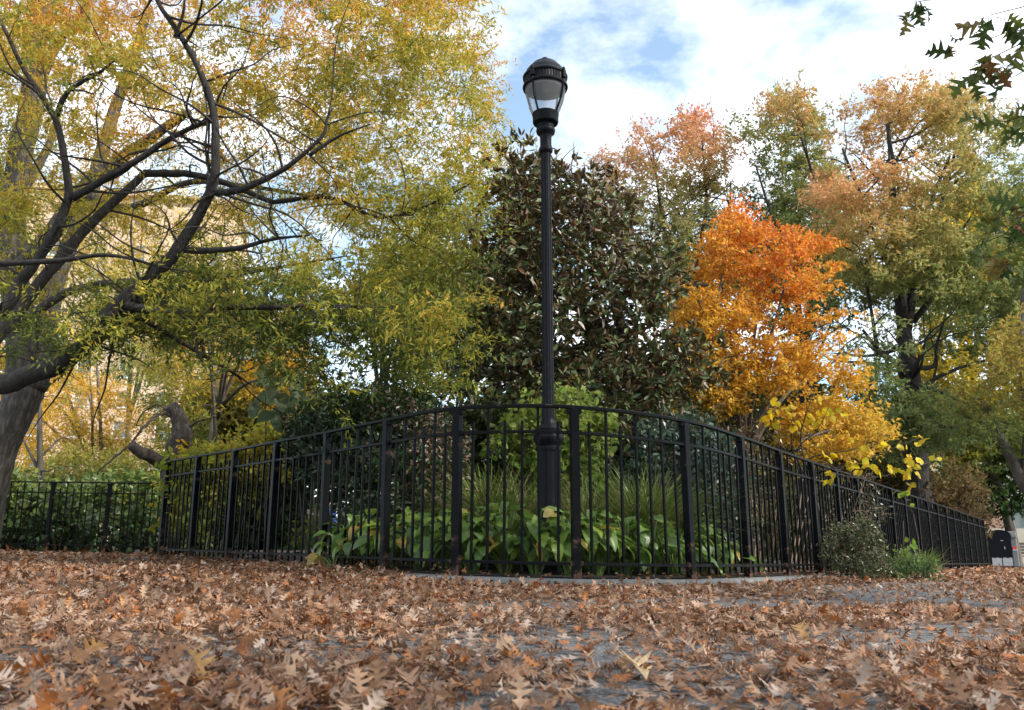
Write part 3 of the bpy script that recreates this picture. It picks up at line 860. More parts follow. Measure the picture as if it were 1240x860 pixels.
# ---------------- grey oak behind it
s = sk(); b0 = W(-28, 640, 14.0); b0[2] = gz(b0[0]); 
s.limb([b0 - [0, 0, .1], W(-14, 600, 14), W(8, 530, 14), W(32, 480, 14), W(45, 455, 14)], .33, .26, 12)
s.limb([W(20, 500, 14), W(22, 440, 13.9), W(18, 380, 13.9), W(12, 310, 13.8), W(14, 240, 13.7), W(22, 180, 13.6), W(38, 110, 13.5), W(42, 50, 13.4), W(50, -30, 13.2)], .25, .17, 12)
s.limb([W(42, 462, 14), W(52, 420, 14.2), W(62, 360, 14.5), W(82, 300, 14.8), W(112, 225, 15), W(140, 130, 15.2), W(165, 62, 15.4), W(180, 10, 15.6)], .21, .08, 10)
s.limb([W(18, 330, 13.8), W(60, 290, 13.5), W(100, 235, 13.2), W(150, 190, 13), W(195, 160, 12.8), W(230, 135, 12.6)], .17, .06, 9)
s.limb([W(14, 250, 13.7), W(40, 210, 14), W(62, 165, 14.3), W(75, 120, 14.6)], .10, .04, 8)
s.limb([W(42, 110, 13.5), W(70, 50, 13.3), W(95, 30, 13.2), W(110, -20, 13)], .10, .04, 8)
s.limb([W(100, 235, 13.2), W(160, 250, 12.8), W(230, 220, 12.5), W(300, 225, 12.2), W(390, 240, 12)], .08, .02, 7)
s.limb([W(-10, 400, 13.9), W(40, 378, 13.6), W(90, 350, 13.3), W(160, 340, 13), W(210, 345, 12.7)], .10, .03, 8)
s.limb([W(14, 270, 13.7), W(-30, 150, 13.4), W(-60, 40, 13)], .2, .1, 8)
poly = [(-160,-200),(520,-180),(590,60),(600,140),(640,180),(600,290),(560,330),(560,420),(470,440),(380,400),(300,420),(220,410),(160,370),(60,400),(-60,400)]
cl = crown_pts(poly, 11.5, 17.5, 520, 111, .7, -.3)
s.grow(cl, R_(3), .005, .008, .05, 5, .05)
GREYPAL = [(.13, .16, .04), (.26, .28, .05), (.38, .34, .05), (.54, .39, .05), (.56, .29, .05)]
plant('grey_oak_tree', 'tall oak with a smooth grey leaning trunk at the far left', 'tree', tuple(b0), s,
      [dict(cl=cl, rng=R_(4), twigs=6, leaves=22, tl=.66, size=.105, flat=.45, droop=.30, up=.6, spread=.06, colf=colf(GREYPAL, vaxis(520, -60), 8, .2, .5, .14), tmpls=LANCE, mat=M_LEAF)], M_BARK_GREY)

# ---------------- pruned tree with sawn limbs
s = sk(); b0 = W(212, 665, 13.2); b0[2] = gz(b0[0])
s.limb([b0 - [0, 0, .1], W(209, 610, 13.2), W(206, 575, 13.2), W(209, 548, 13.25), W(216, 525, 13.3), W(213, 505, 13.3), W(206, 491, 13.25)], .20, .10, 12, wob=.3)
s.limb([W(207, 572, 13.2), W(192, 560, 13.0), W(178, 552, 12.8), W(166, 547, 12.7), W(159, 538, 12.65)], .11, .07, 10, wob=.2)
s.limb([W(210, 560, 13.2), W(222, 545, 13.0), W(226, 528, 12.95), W(224, 516, 12.95)], .13, .08, 9, wob=.2)
s.limb([W(213, 510, 13.3), W(196, 505, 13.1), W(178, 515, 12.9), W(158, 540, 12.85), W(130, 562, 12.8), W(118, 575, 12.8)], .028, .01, 7, wob=2)
s.limb([W(206, 500, 13.3), W(190, 490, 13.4), W(172, 500, 13.6), W(165, 515, 13.8)], .016, .008, 6, wob=2)
s.limb([W(222, 530, 13.0), W(240, 512, 12.9), W(262, 505, 12.8)], .025, .008, 6, wob=2)
cl = crown_pts([(195,560),(235,545),(240,590),(230,640),(205,640),(190,600)], 12.3, 12.9, 34, 121, 1.5, -1)
plant('pruned_tree', 'gnarled brown grey tree with sawn off limbs behind the left end of the fence', 'tree', tuple(b0), s,
      [dict(cl=cl, rng=R_(5), twigs=3, leaves=6, tl=.22, size=.10, flat=.6, droop=.3, up=.4, colf=colf([(.30, .28, .03), (.66, .40, .02)], zaxis(.4, 1.4), 9, .3), tmpls=OVAL, mat=M_LEAF)], M_BARK_PRUNED)

# ---------------- thin sapling before the building
s = sk(); b0 = W(50, 640, 19); b0[2] = gz(b0[0])
s.limb([b0, W(48, 590, 19), W(48, 540, 19), W(47, 480, 19), W(38, 430, 19)], .10, .02, 7)
s.limb([W(48, 570, 19), W(32, 540, 19), W(18, 510, 19)], .04, .012, 6); s.limb([W(48, 555, 19), W(75, 530, 19.3), W(95, 540, 19.5)], .03, .01, 6)
cl = crown_pts([(-20,420),(70,430),(110,500),(100,590),(20,600),(-30,540)], 17.8, 20.5, 60, 131, .8, .1)
s.grow(cl, R_(6), .006, .01, .03, 4, .05)
plant('sapling', 'thin bare stemmed sapling in front of the brick building', 'tree', tuple(b0), s,
      [dict(cl=cl, rng=R_(7), twigs=5, leaves=8, tl=.5, size=.13, flat=.4, droop=.2, up=.6, colf=colf([(.10, .16, .05), (.32, .30, .05), (.55, .36, .04)], vaxis(600, 430), 10), tmpls=LANCE, mat=M_LEAF)], M_BARK_MID)

# ---------------- golden honey locusts before the building
def locust(u, y, poly, d0, d1, n, seed, label, pal, lv=12, size=.13, tmpls=LANCE, bark=M_BARK_MID, r0=.13, thr=-.2, v_top=440, tl=.6, name='locust_tree', nf=.7):
    s = sk(); b0 = W(u, 650, y); b0[2] = gz(b0[0]); rr = R_(seed)
    top = W(u + rr.uniform(-15, 15), v_top, y)
    mid = b0 + (top - b0) * .45 + rr.normal(0, .15, 3)
    s.limb([b0 - [0, 0, .1], b0 + (mid - b0) * .5, mid, top], r0, r0 * .3, 8)
    P = np.array([(p[0], p[1]) for p in poly])
    for k in range(5):
        tg = W(rr.uniform(P[:, 0].min(), P[:, 0].max()), rr.uniform(P[:, 1].min(), P[:, 1].mean()), rr.uniform(d0, d1))
        a = b0 + (top - b0) * rr.uniform(.3, .75)
        s.limb([a, a + (tg - a) * .5 + [0, 0, .25], tg], r0 * .45, .015, 6)
    cl = crown_pts(poly, d0, d1, n, seed + 1, nf, thr)
    s.grow(cl, rr, .006, .01, .05, 4, .06)
    return plant(name, label, 'tree', tuple(b0), s, [dict(cl=cl, rng=R_(seed + 2), twigs=6, leaves=lv, tl=tl, size=size, flat=.45, droop=.25, up=.6, spread=.1, colf=pal, tmpls=tmpls, mat=M_LEAF)], bark)
gold = lambda s_: colf([(.30, .27, .05), (.55, .38, .045), (.66, .40, .04)], vaxis(640, 400), s_, .3)
locust(110, 24, [(10,400),(130,380),(210,420),(200,560),(120,635),(30,610),(-10,520)], 22, 27, 330, 141, 'sparse golden tree in front of the brick building beside the sapling', gold(11), 13, .13, r0=.11, thr=-.25)
locust(265, 22, [(180,400),(260,370),(370,380),(400,440),(380,520),(300,560),(220,560),(180,500)], 20, 25, 190, 151, 'golden yellow tree between the pruned tree and the dark hedge', colf([(.16, .19, .04), (.42, .33, .04), (.65, .38, .03)], vaxis(600, 400), 12, .35), 12, .14)
locust(460, 19, [(330,330),(420,310),(520,300),(560,350),(560,470),(500,500),(400,500),(330,440)], 17, 21, 190, 161, 'green tree behind the dark hedge left of the magnolia', colf([(.03, .06, .02), (.06, .10, .03), (.13, .17, .045), (.3, .28, .05)], vaxis(520, 280), 13, .25), 12, .14, tmpls=QUADS, v_top=350)
locust(575, 23, [(520,180),(590,170),(640,190),(650,280),(640,420),(590,460),(530,440),(510,300)], 21, 25, 170, 171, 'bluish green tree seen between the yellow oak and the magnolia', colf([(.05, .085, .035), (.09, .13, .06), (.2, .24, .07)], vaxis(480, 180), 14, .25), 12, .16, tmpls=QUADS, v_top=240)

locust(150, 33, [(20,215),(270,205),(290,300),(285,430),(180,470),(40,450),(0,330)], 29, 37, 230, 176, 'pale yellow tree standing close before the tall brick building', colf([(.30, .30, .07), (.52, .46, .10), (.62, .48, .12)], vaxis(480, 200), 15, .25), 12, .19, v_top=290, tl=.8)

# ---------------- magnolia
s = sk(); b0 = W(765, 640, 11.4); b0[2] = gz(b0[0]) + .1
s.limb([b0 - [0, 0, .1], W(767, 560, 11.4), W(768, 510, 11.4), W(768, 450, 11.4), W(752, 400, 11.4), W(732, 330, 11.4), W(712, 270, 11.4), W(700, 215, 11.4)], .13, .03, 9)
s.limb([W(768, 470, 11.4), W(790, 430, 11.2), W(822, 415, 11), W(850, 420, 10.8)], .025, .008, 7)
s.limb([W(765, 500, 11.4), W(720, 455, 11.1), W(660, 440, 10.9), W(600, 445, 10.8), W(560, 430, 10.8)], .035, .008, 7)
s.limb([W(755, 410, 11.4), W(700, 370, 11.1), W(650, 340, 11), W(620, 330, 11)], .05, .012, 7)
s.limb([W(735, 335, 11.4), W(760, 300, 11.2), W(785, 290, 11)], .04, .012, 6)
s.limb([W(712, 275, 11.4), W(660, 235, 11.3), W(640, 200, 11.3)], .035, .012, 6)
poly = [(596,215),(632,180),(650,205),(672,188),(705,204),(716,236),(748,232),(752,285),(800,308),(820,345),(846,375),(850,430),(860,475),(830,505),(790,535),(700,525),(640,500),(580,510),(535,505),(548,440),(565,400),(575,370),(600,330),(590,290),(615,250)]
cl = np.concatenate([crown_pts(poly, 9.9, 12.9, 390, 181, 1.5, -.02), crown_pts([(750,400),(850,410),(880,480),(850,530),(760,545),(700,520),(720,450)], 9.9, 12.2, 90, 182, .9, -.6)])
s.grow(cl, R_(8), .006, .010, .04, 5, .06)
s.spurs(30, R_(63), .4, 1.0, .012)
def magcol(P, ci):
    r = R_(33); t = r.random(len(P)); u, v, _ = proj(P)
    br = np.clip((440 - v) / 420, 0.03, .45)
    g = palette([(.04, .065, .024), (.08, .11, .038), (.14, .17, .06)], r.random(len(P)))
    b = palette([(.06, .028, .012), (.12, .058, .022)], r.random(len(P)))
    return np.where((t < br * .8)[:, None], b, g)
MAGT = [T_oval(.40, .10, .10), T_oval(.36, .06, -.08), T_oval(.44, .12, .2)]
plant('magnolia_tree', 'dark magnolia with glossy green and rust brown leaves behind the lamp post', 'tree', tuple(b0), s,
      [dict(cl=cl, rng=R_(9), twigs=5, leaves=8, tl=.36, size=.122, flat=.8, droop=-.15, up=.25, spread=.05, t0=.72, colf=magcol, tmpls=MAGT, mat=M_MAG)], M_BARK_DARK)

# ---------------- orange crape myrtle
s = sk(); b0 = W(905, 640, 13); b0[2] = gz(b0[0]) + .1
for (a, mids, tip, r0) in [(-.12, [(900, 545), (893, 480), (885, 420)], (872, 330), .055), (-.05, [(905, 545), (905, 470), (915, 400)], (925, 310), .06), (0, [(908, 540), (930, 490), (960, 440)], (1000, 380), .075),
                           (.1, [(912, 545), (950, 480), (990, 450)], (1040, 420), .06), (.05, [(896, 550), (868, 500), (850, 450)], (838, 390), .05), (-.2, [(903, 550), (915, 470), (940, 380)], (960, 310), .05), (-.3, [(899, 555), (880, 500), (862, 440)], (880, 300), .045),
                           (.2, [(915, 560), (965, 535), (1010, 520)], (1065, 515), .05)]:
    dd = 13 + a * 4
    s.limb([b0 + [a, a * .5, -.1], W(904 + a * 40, 590, 13)] + [W(u, v, 13 + (dd - 13) * (k + 1) / 3) for k, (u, v) in enumerate(mids)] + [W(*tip, dd)], r0, .012, 7, wob=.8)
poly = [(826,352),(838,318),(862,300),(872,268),(890,248),(905,275),(925,282),(950,278),(975,295),(1000,290),(1022,320),(1040,345),(1045,385),(1052,410),(1045,445),(1030,470),(985,455),(950,470),(925,480),(895,470),(870,490),(840,500),(822,470),(815,420),(822,385)]
poly2 = [(950,500),(1000,480),(1045,485),(1075,515),(1060,545),(1010,560),(960,545),(930,520)]
poly3 = [(828,480),(890,470),(900,490),(860,505),(828,505)]
cl = np.concatenate([crown_pts([(872,262),(884,246),(900,256),(908,285),(890,300),(872,285)], 12.6, 13.3, 14, 194, 1.2, -.9), crown_pts(poly, 11.4, 14.4, 245, 191, 1.3, -.2), crown_pts(poly2, 11.6, 13.4, 60, 192, 1.2, -.6), crown_pts(poly3, 11.6, 12.8, 22, 193, 1.2, -.6)])
s.spurs(40, R_(64), .5, 1.2, .010, .6)
s.grow(cl, R_(10), .004, .006, .02, 4, .06)
ORP = [(.56, .33, .045), (.60, .40, .05), (.66, .39, .045), (.67, .32, .04), (.64, .17, .03)]
plant('orange_crape_myrtle', 'bright orange multi stemmed small tree right of the magnolia', 'tree', tuple(b0), s,
      [dict(cl=cl, rng=R_(11), twigs=8, leaves=15, tl=.34, size=.07, flat=.16, droop=.1, up=1.0, spread=.07, colf=colf(ORP, vaxis(700, 40), 15, .16, 1.2, .1), tmpls=QUADS, mat=M_LEAF)], M_BARK_MID)

# ---------------- tall oaks at the back right
s = sk(); b0 = W(1112, 640, 24); b0[2] = gz(b0[0])
s.limb([b0 - [0, 0, .2], W(1112, 590, 24), W(1108, 540, 24), W(1104, 480, 24), W(1100, 445, 24)], .36, .30, 12)
s.limb([W(1101, 450, 24), W(1096, 400, 24), W(1090, 340, 23.8), W(1085, 270, 23.6), W(1080, 200, 23.4), W(1075, 150, 23.2)], .24, .05, 9)
s.limb([W(1098, 400, 24), W(1108, 340, 24.3), W(1112, 290, 24.6), W(1130, 240, 25), W(1150, 190, 25.3)], .15, .04, 8)
s.limb([W(1115, 360, 24.4), W(1132, 300, 24.8), W(1140, 250, 25), W(1150, 210, 25.2), W(1165, 150, 25.4)], .13, .03, 8)
s.limb([W(1098, 460, 24), W(1085, 440, 23.6), W(1060, 420, 23.2), W(1045, 400, 22.8)], .10, .04, 8)
s.limb([W(1100, 470, 24), W(1110, 440, 23.5), W(1122, 425, 23.2)], .09, .03, 7)
s.limb([W(1105, 390, 24.1), W(1130, 360, 23.8), W(1160, 330, 23.4), W(1190, 315, 23), W(1240, 300, 22.6)], .10, .02, 8)
s.limb([W(1102, 530, 24), W(1130, 515, 23.5), W(1170, 520, 23), W(1200, 510, 22.6), W(1230, 515, 22.3)], .09, .02, 8)
s.limb([W(1100, 490, 24), W(1130, 460, 23.6), W(1180, 440, 23.3), W(1230, 430, 23)], .08, .02, 8)
s.limb([W(1090, 340, 23.8), W(1060, 290, 23.4), W(1040, 230, 23), W(1020, 180, 22.8)], .10, .03, 8)
s.limb([W(1062, 420, 23.2), W(1050, 350, 22.8), W(1040, 300, 22.6)], .06, .02, 7)
poly = [(1000,150),(1040,110),(1052,118),(1075,88),(1088,112),(1110,90),(1130,108),(1160,105),(1185,125),(1215,130),(1260,190),(1300,300),(1290,440),(1240,520),(1190,530),(1130,545),(1060,560),(1040,500),(1030,430),(1000,380),(1010,300),(985,230)]
cl = np.concatenate([crown_pts(poly, 21, 27, 700, 201, .95, -.05), crown_pts([(1035,330),(1140,320),(1160,430),(1060,430)], 24.8, 27, 45, 205, .95, -.8)])
s.spurs(70, R_(65), 1.5, 3.6, .03, .4, .03)
s.grow(cl, R_(12), .010, .012, .07, 5, .06)
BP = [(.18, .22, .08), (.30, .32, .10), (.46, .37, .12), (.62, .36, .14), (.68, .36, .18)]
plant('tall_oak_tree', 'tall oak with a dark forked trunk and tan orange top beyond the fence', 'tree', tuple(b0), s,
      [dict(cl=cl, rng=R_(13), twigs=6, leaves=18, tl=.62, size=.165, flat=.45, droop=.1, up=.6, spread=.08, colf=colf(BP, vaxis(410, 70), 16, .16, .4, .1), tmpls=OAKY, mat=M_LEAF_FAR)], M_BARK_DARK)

def back_oak(name, label, base, forks, poly, d0, d1, n, seed, pal, size=.2, thr=.0, lv=16, tl=.68, bark=M_BARK_DARK, r0=.28, nf=.7, tmpls=OAKY):
    s = sk(); b0 = W(base[0], 640, base[2]); b0[2] = gz(b0[0])
    s.limb([b0 - [0, 0, .2], W(base[0], 560, base[2]), W(base[0], base[1], base[2])], r0, r0 * .8, 9)
    for k, L in enumerate(forks):
        s.limb([W(base[0], base[1] + 8, base[2])] + [W(u, v, base[2] + dd) for u, v, dd in L], r0 * .5, .03, 7)
    s.spurs(34, R_(seed + 6), 1.5, 3.4, .03, .5, .03)
    cl = crown_pts(poly, d0, d1, n, seed, nf, thr)
    s.grow(cl, R_(seed + 1), .010, .012, .06, 4, .06)
    return plant(name, label, 'tree', tuple(b0), s, [dict(cl=cl, rng=R_(seed + 2), twigs=6, leaves=lv, tl=tl, size=size, flat=.6, droop=.1, up=.5, spread=.1, colf=pal, tmpls=tmpls, mat=M_LEAF_FAR)], bark)
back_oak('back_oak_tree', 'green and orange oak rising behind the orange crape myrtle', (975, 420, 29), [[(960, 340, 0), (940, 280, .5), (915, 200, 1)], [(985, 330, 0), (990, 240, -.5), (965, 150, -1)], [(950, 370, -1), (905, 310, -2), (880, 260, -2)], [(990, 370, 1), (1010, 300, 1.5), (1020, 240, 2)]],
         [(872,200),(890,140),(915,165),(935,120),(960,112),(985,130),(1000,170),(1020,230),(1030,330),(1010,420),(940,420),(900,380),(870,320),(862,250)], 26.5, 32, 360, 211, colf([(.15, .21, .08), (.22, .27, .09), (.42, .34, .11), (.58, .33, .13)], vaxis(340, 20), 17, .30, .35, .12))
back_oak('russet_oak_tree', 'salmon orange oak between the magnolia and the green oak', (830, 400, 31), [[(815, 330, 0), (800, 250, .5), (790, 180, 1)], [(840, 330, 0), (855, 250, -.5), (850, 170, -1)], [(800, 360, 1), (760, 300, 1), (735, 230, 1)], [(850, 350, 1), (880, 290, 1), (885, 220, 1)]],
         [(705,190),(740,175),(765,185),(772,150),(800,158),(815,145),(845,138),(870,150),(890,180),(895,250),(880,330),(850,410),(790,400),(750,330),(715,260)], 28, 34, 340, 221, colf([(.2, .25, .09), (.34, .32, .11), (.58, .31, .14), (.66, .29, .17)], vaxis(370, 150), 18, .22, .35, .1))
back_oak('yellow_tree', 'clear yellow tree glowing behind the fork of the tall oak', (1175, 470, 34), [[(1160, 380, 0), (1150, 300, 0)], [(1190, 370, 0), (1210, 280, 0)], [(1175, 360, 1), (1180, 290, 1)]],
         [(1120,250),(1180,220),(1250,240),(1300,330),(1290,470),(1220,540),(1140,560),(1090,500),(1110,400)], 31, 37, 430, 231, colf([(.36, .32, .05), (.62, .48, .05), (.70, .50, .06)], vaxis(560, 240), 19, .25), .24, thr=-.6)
# leaning trunk tree out of frame on the right, and the dark little tree by the bin
s = sk(); b0 = W(1262, 640, 19); b0[2] = gz(b0[0])
s.limb([b0 - [0, 0, .1], W(1255, 620, 19), W(1240, 585, 19), W(1228, 560, 19), W(1216, 535, 19), W(1205, 510, 19.2), W(1185, 480, 19.5)], .17, .06, 9)
s.limb([W(1240, 588, 19), W(1246, 520, 19), W(1240, 450, 19), W(1238, 380, 19), W(1245, 300, 19)], .13, .05, 8)
cl = crown_pts([(1150,460),(1200,420),(1300,340),(1340,420),(1330,520),(1250,540),(1170,520)], 17.5, 21, 120, 241, .7, -.3)
s.grow(cl, R_(14), .008, .011, .05, 5, .06)
plant('leaning_tree', 'tree with a leaning grey trunk at the right edge near the bin', 'tree', tuple(b0), s,
      [dict(cl=cl, rng=R_(15), twigs=6, leaves=11, tl=.6, size=.16, flat=.5, droop=.1, up=.6, colf=colf([(.06, .10, .03), (.16, .18, .04), (.36, .28, .06)], vaxis(560, 380), 20, .2), tmpls=OAKY, mat=M_LEAF_FAR)], M_BARK_MID)
s = sk(); b0 = W(1229, 660, 32); b0[2] = gz(b0[0])
s.limb([b0 - [0, 0, .1], W(1225, 655, 32), W(1219, 625, 32), W(1212, 600, 32), W(1203, 575, 32), W(1195, 555, 32)], .22, .11, 9)
s.limb([W(1208, 588, 32), W(1196, 580, 31.8), W(1170, 585, 31.5), W(1150, 600, 31.3)], .05, .015, 6)
s.limb([W(1205, 580, 32), W(1222, 555, 32), W(1240, 545, 32)], .06, .02, 6)
cl = crown_pts([(1128,560),(1160,545),(1200,520),(1260,500),(1290,560),(1270,610),(1220,622),(1180,612),(1150,622),(1130,600)], 30, 33.5, 190, 251, .8, -.5)
s.grow(cl, R_(16), .008, .011, .05, 4, .04)
plant('small_dark_tree', 'small dark green tree leaning over the bin in front of the low building', 'tree', tuple(b0), s,
      [dict(cl=cl, rng=R_(17), twigs=6, leaves=12, tl=.6, size=.17, flat=.4, droop=.15, up=.8, colf=colf([(.02, .045, .012), (.05, .09, .02), (.14, .17, .03), (.4, .34, .04)], vaxis(625, 500), 22, .2), tmpls=QUADS, mat=M_LEAF_FAR)], M_BARK_MID)

# ---------------- the oak over the photographer, trunk out of the picture on the right
s = sk(); tx, ty = 6.2, 3.2
s.limb([(tx, ty, gz(tx) - .1), (tx, ty, 1.2), (tx + .1, ty, 3), (tx, ty + .2, 5), (tx - .3, ty, 7.5)], .36, .16, 12)
tips = [(1111,2,3.9),(1200,18,3.3),(1190,50,3.35),(1175,82,3.4),(1236,40,3.4),(1230,92,3.4),(1216,148,3.5),(1240,150,3.55),(1222,255,3.8),(1205,272,3.8),(1236,285,3.7),(1215,300,3.9),(1245,320,3.8),(1225,240,4.0),(1238,262,3.9),(1195,292,4.1)]
for k, (bz, sel) in enumerate([(4.2, [0, 1, 2, 3, 4, 5]), (3.6, [6, 7]), (2.6, [8, 9, 10, 11, 12, 13, 14, 15])]):
    P = [W(*tips[i]) for i in sel]; cen = np.mean(P, 0); hub = np.array([max(cen[0] + .9, cen[1] * .68 + .1), cen[1] - .1, cen[2] + .15])
    s.limb([(tx, ty, bz - .3), (tx - .9, ty + .1, bz + .1), hub], .06, .014, 7)
    for p in P:
        s.limb([hub, hub + (p - hub) * .5 + [0, 0, .06], p], .006, .002, 5, k=4, wob=.2)
rr = R_(19); off = np.stack([rr.uniform(-2.5, 11, 1600), rr.uniform(-6.5, 7, 1600), rr.uniform(3.2, 8.5, 1600)], 1)
off = off[~in_frame(off, 130)]; off = off[np.hypot(off[:, 0] - tx, off[:, 1] - ty) < 8.5][:270]
s.grow(off, rr, .005, .008, .04, 5, .05)
near = np.array([W(*t) for t in tips])
OAKG = [T_oak(OAK_HI, q, .3, .6, .4) for q in range(4)]
OAKM = [T_oak(OAK_LO, q, .3, .3, .2) for q in range(3)]
gp = [(.035, .06, .018), (.07, .11, .025), (.13, .15, .03), (.2, .12, .03), (.28, .10, .03)]
def overcol(P, ci):
    r = R_(44); return palette(gp, r.beta(1.3, 2.2, len(P)))
e = plant('overhanging_oak_tree', 'near oak whose dark lobed green and russet leaves hang into the upper right corner', 'tree', (tx, ty, gz(tx)), s,
      [dict(cl=near, rng=R_(20), twigs=2, leaves=3, tl=.10, size=.108, flat=1, droop=.9, up=.1, spread=.10, colf=overcol, tmpls=OAKG, mat=M_LEAF),
       dict(cl=off, rng=R_(21), twigs=5, leaves=9, tl=.5, size=.19, flat=.5, droop=.3, up=.6, spread=.1, colf=overcol, tmpls=OAKM, mat=M_LEAF)], M_BARK_DARK)
# ================================================================== SHRUBS AND GROUND PLANTS
def shrub(name, label, u, y, poly, d0, d1, n, seed, pal, tmpls, size, twigs=5, leaves=8, tl=.22, mat=None, bark=M_BARK_MID, nf=1.6, thr=-.6, nst=7, cat='shrub', flat=.7, droop=.1, up=.5, spread_u=30, group=None, sag=.1, skip=0.0, rise=0.07):
    s = sk(); rr = R_(seed); b0 = W(u, 660, y); b0[2] = gz(b0[0]) + rise
    P = np.array(poly, float); x0, x1, y0, y1 = P[:, 0].min(), P[:, 0].max(), P[:, 1].min(), P[:, 1].max()
    for k in range(nst):
        f = (k + .5) / nst
        uu = x0 + (x1 - x0) * f
        bb = W(u + (f - .5) * (x1 - x0) * .75, 660, rr.uniform(d0 + .1, d1 - .1)); bb[2] = gz(bb[0]) + rise - .05
        tt = W(uu, y0 + (y1 - y0) * rr.uniform(.3, .55), rr.uniform(d0, d1))
        s.limb([bb, bb + (tt - bb) * .5 + rr.normal(0, .03, 3), tt], .014, .005, 5, k=4)
    cl = crown_pts(poly, d0, d1, n, seed + 1, nf, thr)
    s.grow(cl, rr, .0025, .005, .010, 4, sag, skip=skip)
    return plant(name, label, cat, tuple(b0), s, [dict(cl=cl, rng=R_(seed + 2), twigs=twigs, leaves=leaves, tl=tl, size=size, flat=flat, droop=droop, up=up, spread=.12, colf=pal, tmpls=tmpls, mat=mat or M_GLOSS)], bark, group=group, crown_name='foliage', wood_name='stems')

def speck(stops, dead, p, seed, ax=None):
    base = colf(stops, ax or (lambda P: np.full(len(P), .45)), seed, .3, 2.0, .2); nz = Noise(3.0, seed + 5); r = np.random.default_rng(seed)
    def f(P, ci):
        c = base(P, ci); k = (nz(P) * .5 + r.normal(0, .6, len(P))) > p
        c[k] = palette(dead, r.random(k.sum())); return c
    return f

shrub('dark_hedge', 'dense dark green hedge flecked with dead brown leaves behind the left front of the fence', 450, 9.1,
      [(352,520),(362,495),(395,478),(430,472),(470,478),(500,472),(535,485),(552,510),(560,560),(556,640),(545,690),(415,690),(408,600),(380,585),(356,560)], 8.2, 10.2, 900, 301,
      speck([(.018, .038, .016), (.038, .07, .022), (.08, .13, .03)], [(.14, .085, .055), (.34, .23, .165)], .6, 302), OVAL, .055, 6, 9, .16, nst=12)
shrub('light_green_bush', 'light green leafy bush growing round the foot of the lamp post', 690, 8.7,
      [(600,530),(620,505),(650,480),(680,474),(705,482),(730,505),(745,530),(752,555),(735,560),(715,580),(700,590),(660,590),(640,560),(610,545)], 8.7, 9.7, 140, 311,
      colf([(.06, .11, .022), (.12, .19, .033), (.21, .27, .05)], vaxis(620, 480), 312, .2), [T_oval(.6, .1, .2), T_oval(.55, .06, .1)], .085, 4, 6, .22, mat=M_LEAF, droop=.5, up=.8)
shrub('tangled_green_bush', 'tangled yellow green bush behind the left run of the fence', 290, 11.9,
      [(215,600),(222,575),(260,548),(300,535),(345,520),(365,530),(384,560),(387,660),(300,675),(215,668)], 11.2, 13.4, 330, 321,
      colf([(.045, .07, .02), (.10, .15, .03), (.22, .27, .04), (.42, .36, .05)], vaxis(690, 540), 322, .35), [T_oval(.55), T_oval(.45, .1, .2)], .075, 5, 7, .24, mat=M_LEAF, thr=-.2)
shrub('climbing_green_plant', 'leafy bright green creeper spilling over the top rail at the left end of the fence', 245, 11.6,
      [(205,560),(235,545),(290,525),(345,505),(360,515),(330,540),(280,560),(235,585),(212,590)], 11.2, 12.2, 70, 331,
      colf([(.14, .20, .03), (.28, .33, .04), (.45, .42, .05)], vaxis(600, 500), 332, .3), [T_oval(.6), T_star(.8)], .10, 4, 5, .25, mat=M_LEAF, droop=.4)
shrub('paper_leaf_plant', 'tall plant with a few large pale grey green leaves above the left of the fence', 332, 9.9,
      [(312,455),(340,445),(362,462),(352,500),(345,525),(318,515),(308,480)], 9.6, 10.1, 11, 341,
      colf([(.16, .22, .12), (.24, .30, .17), (.42, .40, .14)], vaxis(500, 440), 342, .2), [T_oval(.8, .08, .2), T_star(1.0)], .22, 2, 2, .16, nst=2, mat=M_LEAF, droop=.5, up=.7)
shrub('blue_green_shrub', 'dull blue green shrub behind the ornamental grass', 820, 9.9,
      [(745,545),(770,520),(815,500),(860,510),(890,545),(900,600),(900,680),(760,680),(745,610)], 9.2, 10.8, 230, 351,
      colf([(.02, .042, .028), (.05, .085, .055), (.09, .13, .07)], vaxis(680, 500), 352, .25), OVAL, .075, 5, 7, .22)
shrub('twiggy_shrub', 'half bare twiggy brown shrub below the orange crape myrtle', 950, 11.6,
      [(880,540),(930,510),(990,530),(1040,560),(1060,600),(1060,680),(880,685)], 10.9, 13.0, 190, 361,
      colf([(.05, .06, .025), (.12, .11, .04), (.22, .13, .06)], vaxis(680, 500), 362, .3), [T_oval(.45), T_lance(.4)], .065, 5, 4, .3, nst=26, flat=1.0, bark=M_BARK_TAN, thr=-.5)
shrub('olive_bush', 'small olive grey bush growing through the right run of the fence', 1032, 9.6,
      [(992,690),(990,668),(1000,648),(1020,638),(1040,630),(1054,634),(1066,652),(1072,672),(1078,692),(1040,696)], 9.15, 9.9, 150, 371,
      speck([(.028, .036, .014), (.06, .075, .026), (.13, .15, .04)], [(.15, .14, .08), (.16, .09, .05)], 1.1, 372), [T_oval(.45), T_lance(.4)], .042, 4, 8, .12, rise=.0)
shrub('green_weeds', 'low light green weeds at the foot of the right run of the fence', 1088, 10.2,
      [(1062,697),(1062,683),(1085,676),(1110,672),(1128,680),(1134,694),(1100,698)], 9.7, 10.7, 60, 381,
      colf([(.06, .11, .03), (.13, .2, .05), (.22, .30, .06)], vaxis(700, 670), 382, .3), [T_oval(.4), T_lance(.35)], .05, 4, 7, .12, mat=M_LEAF, rise=.0, cat='weeds')
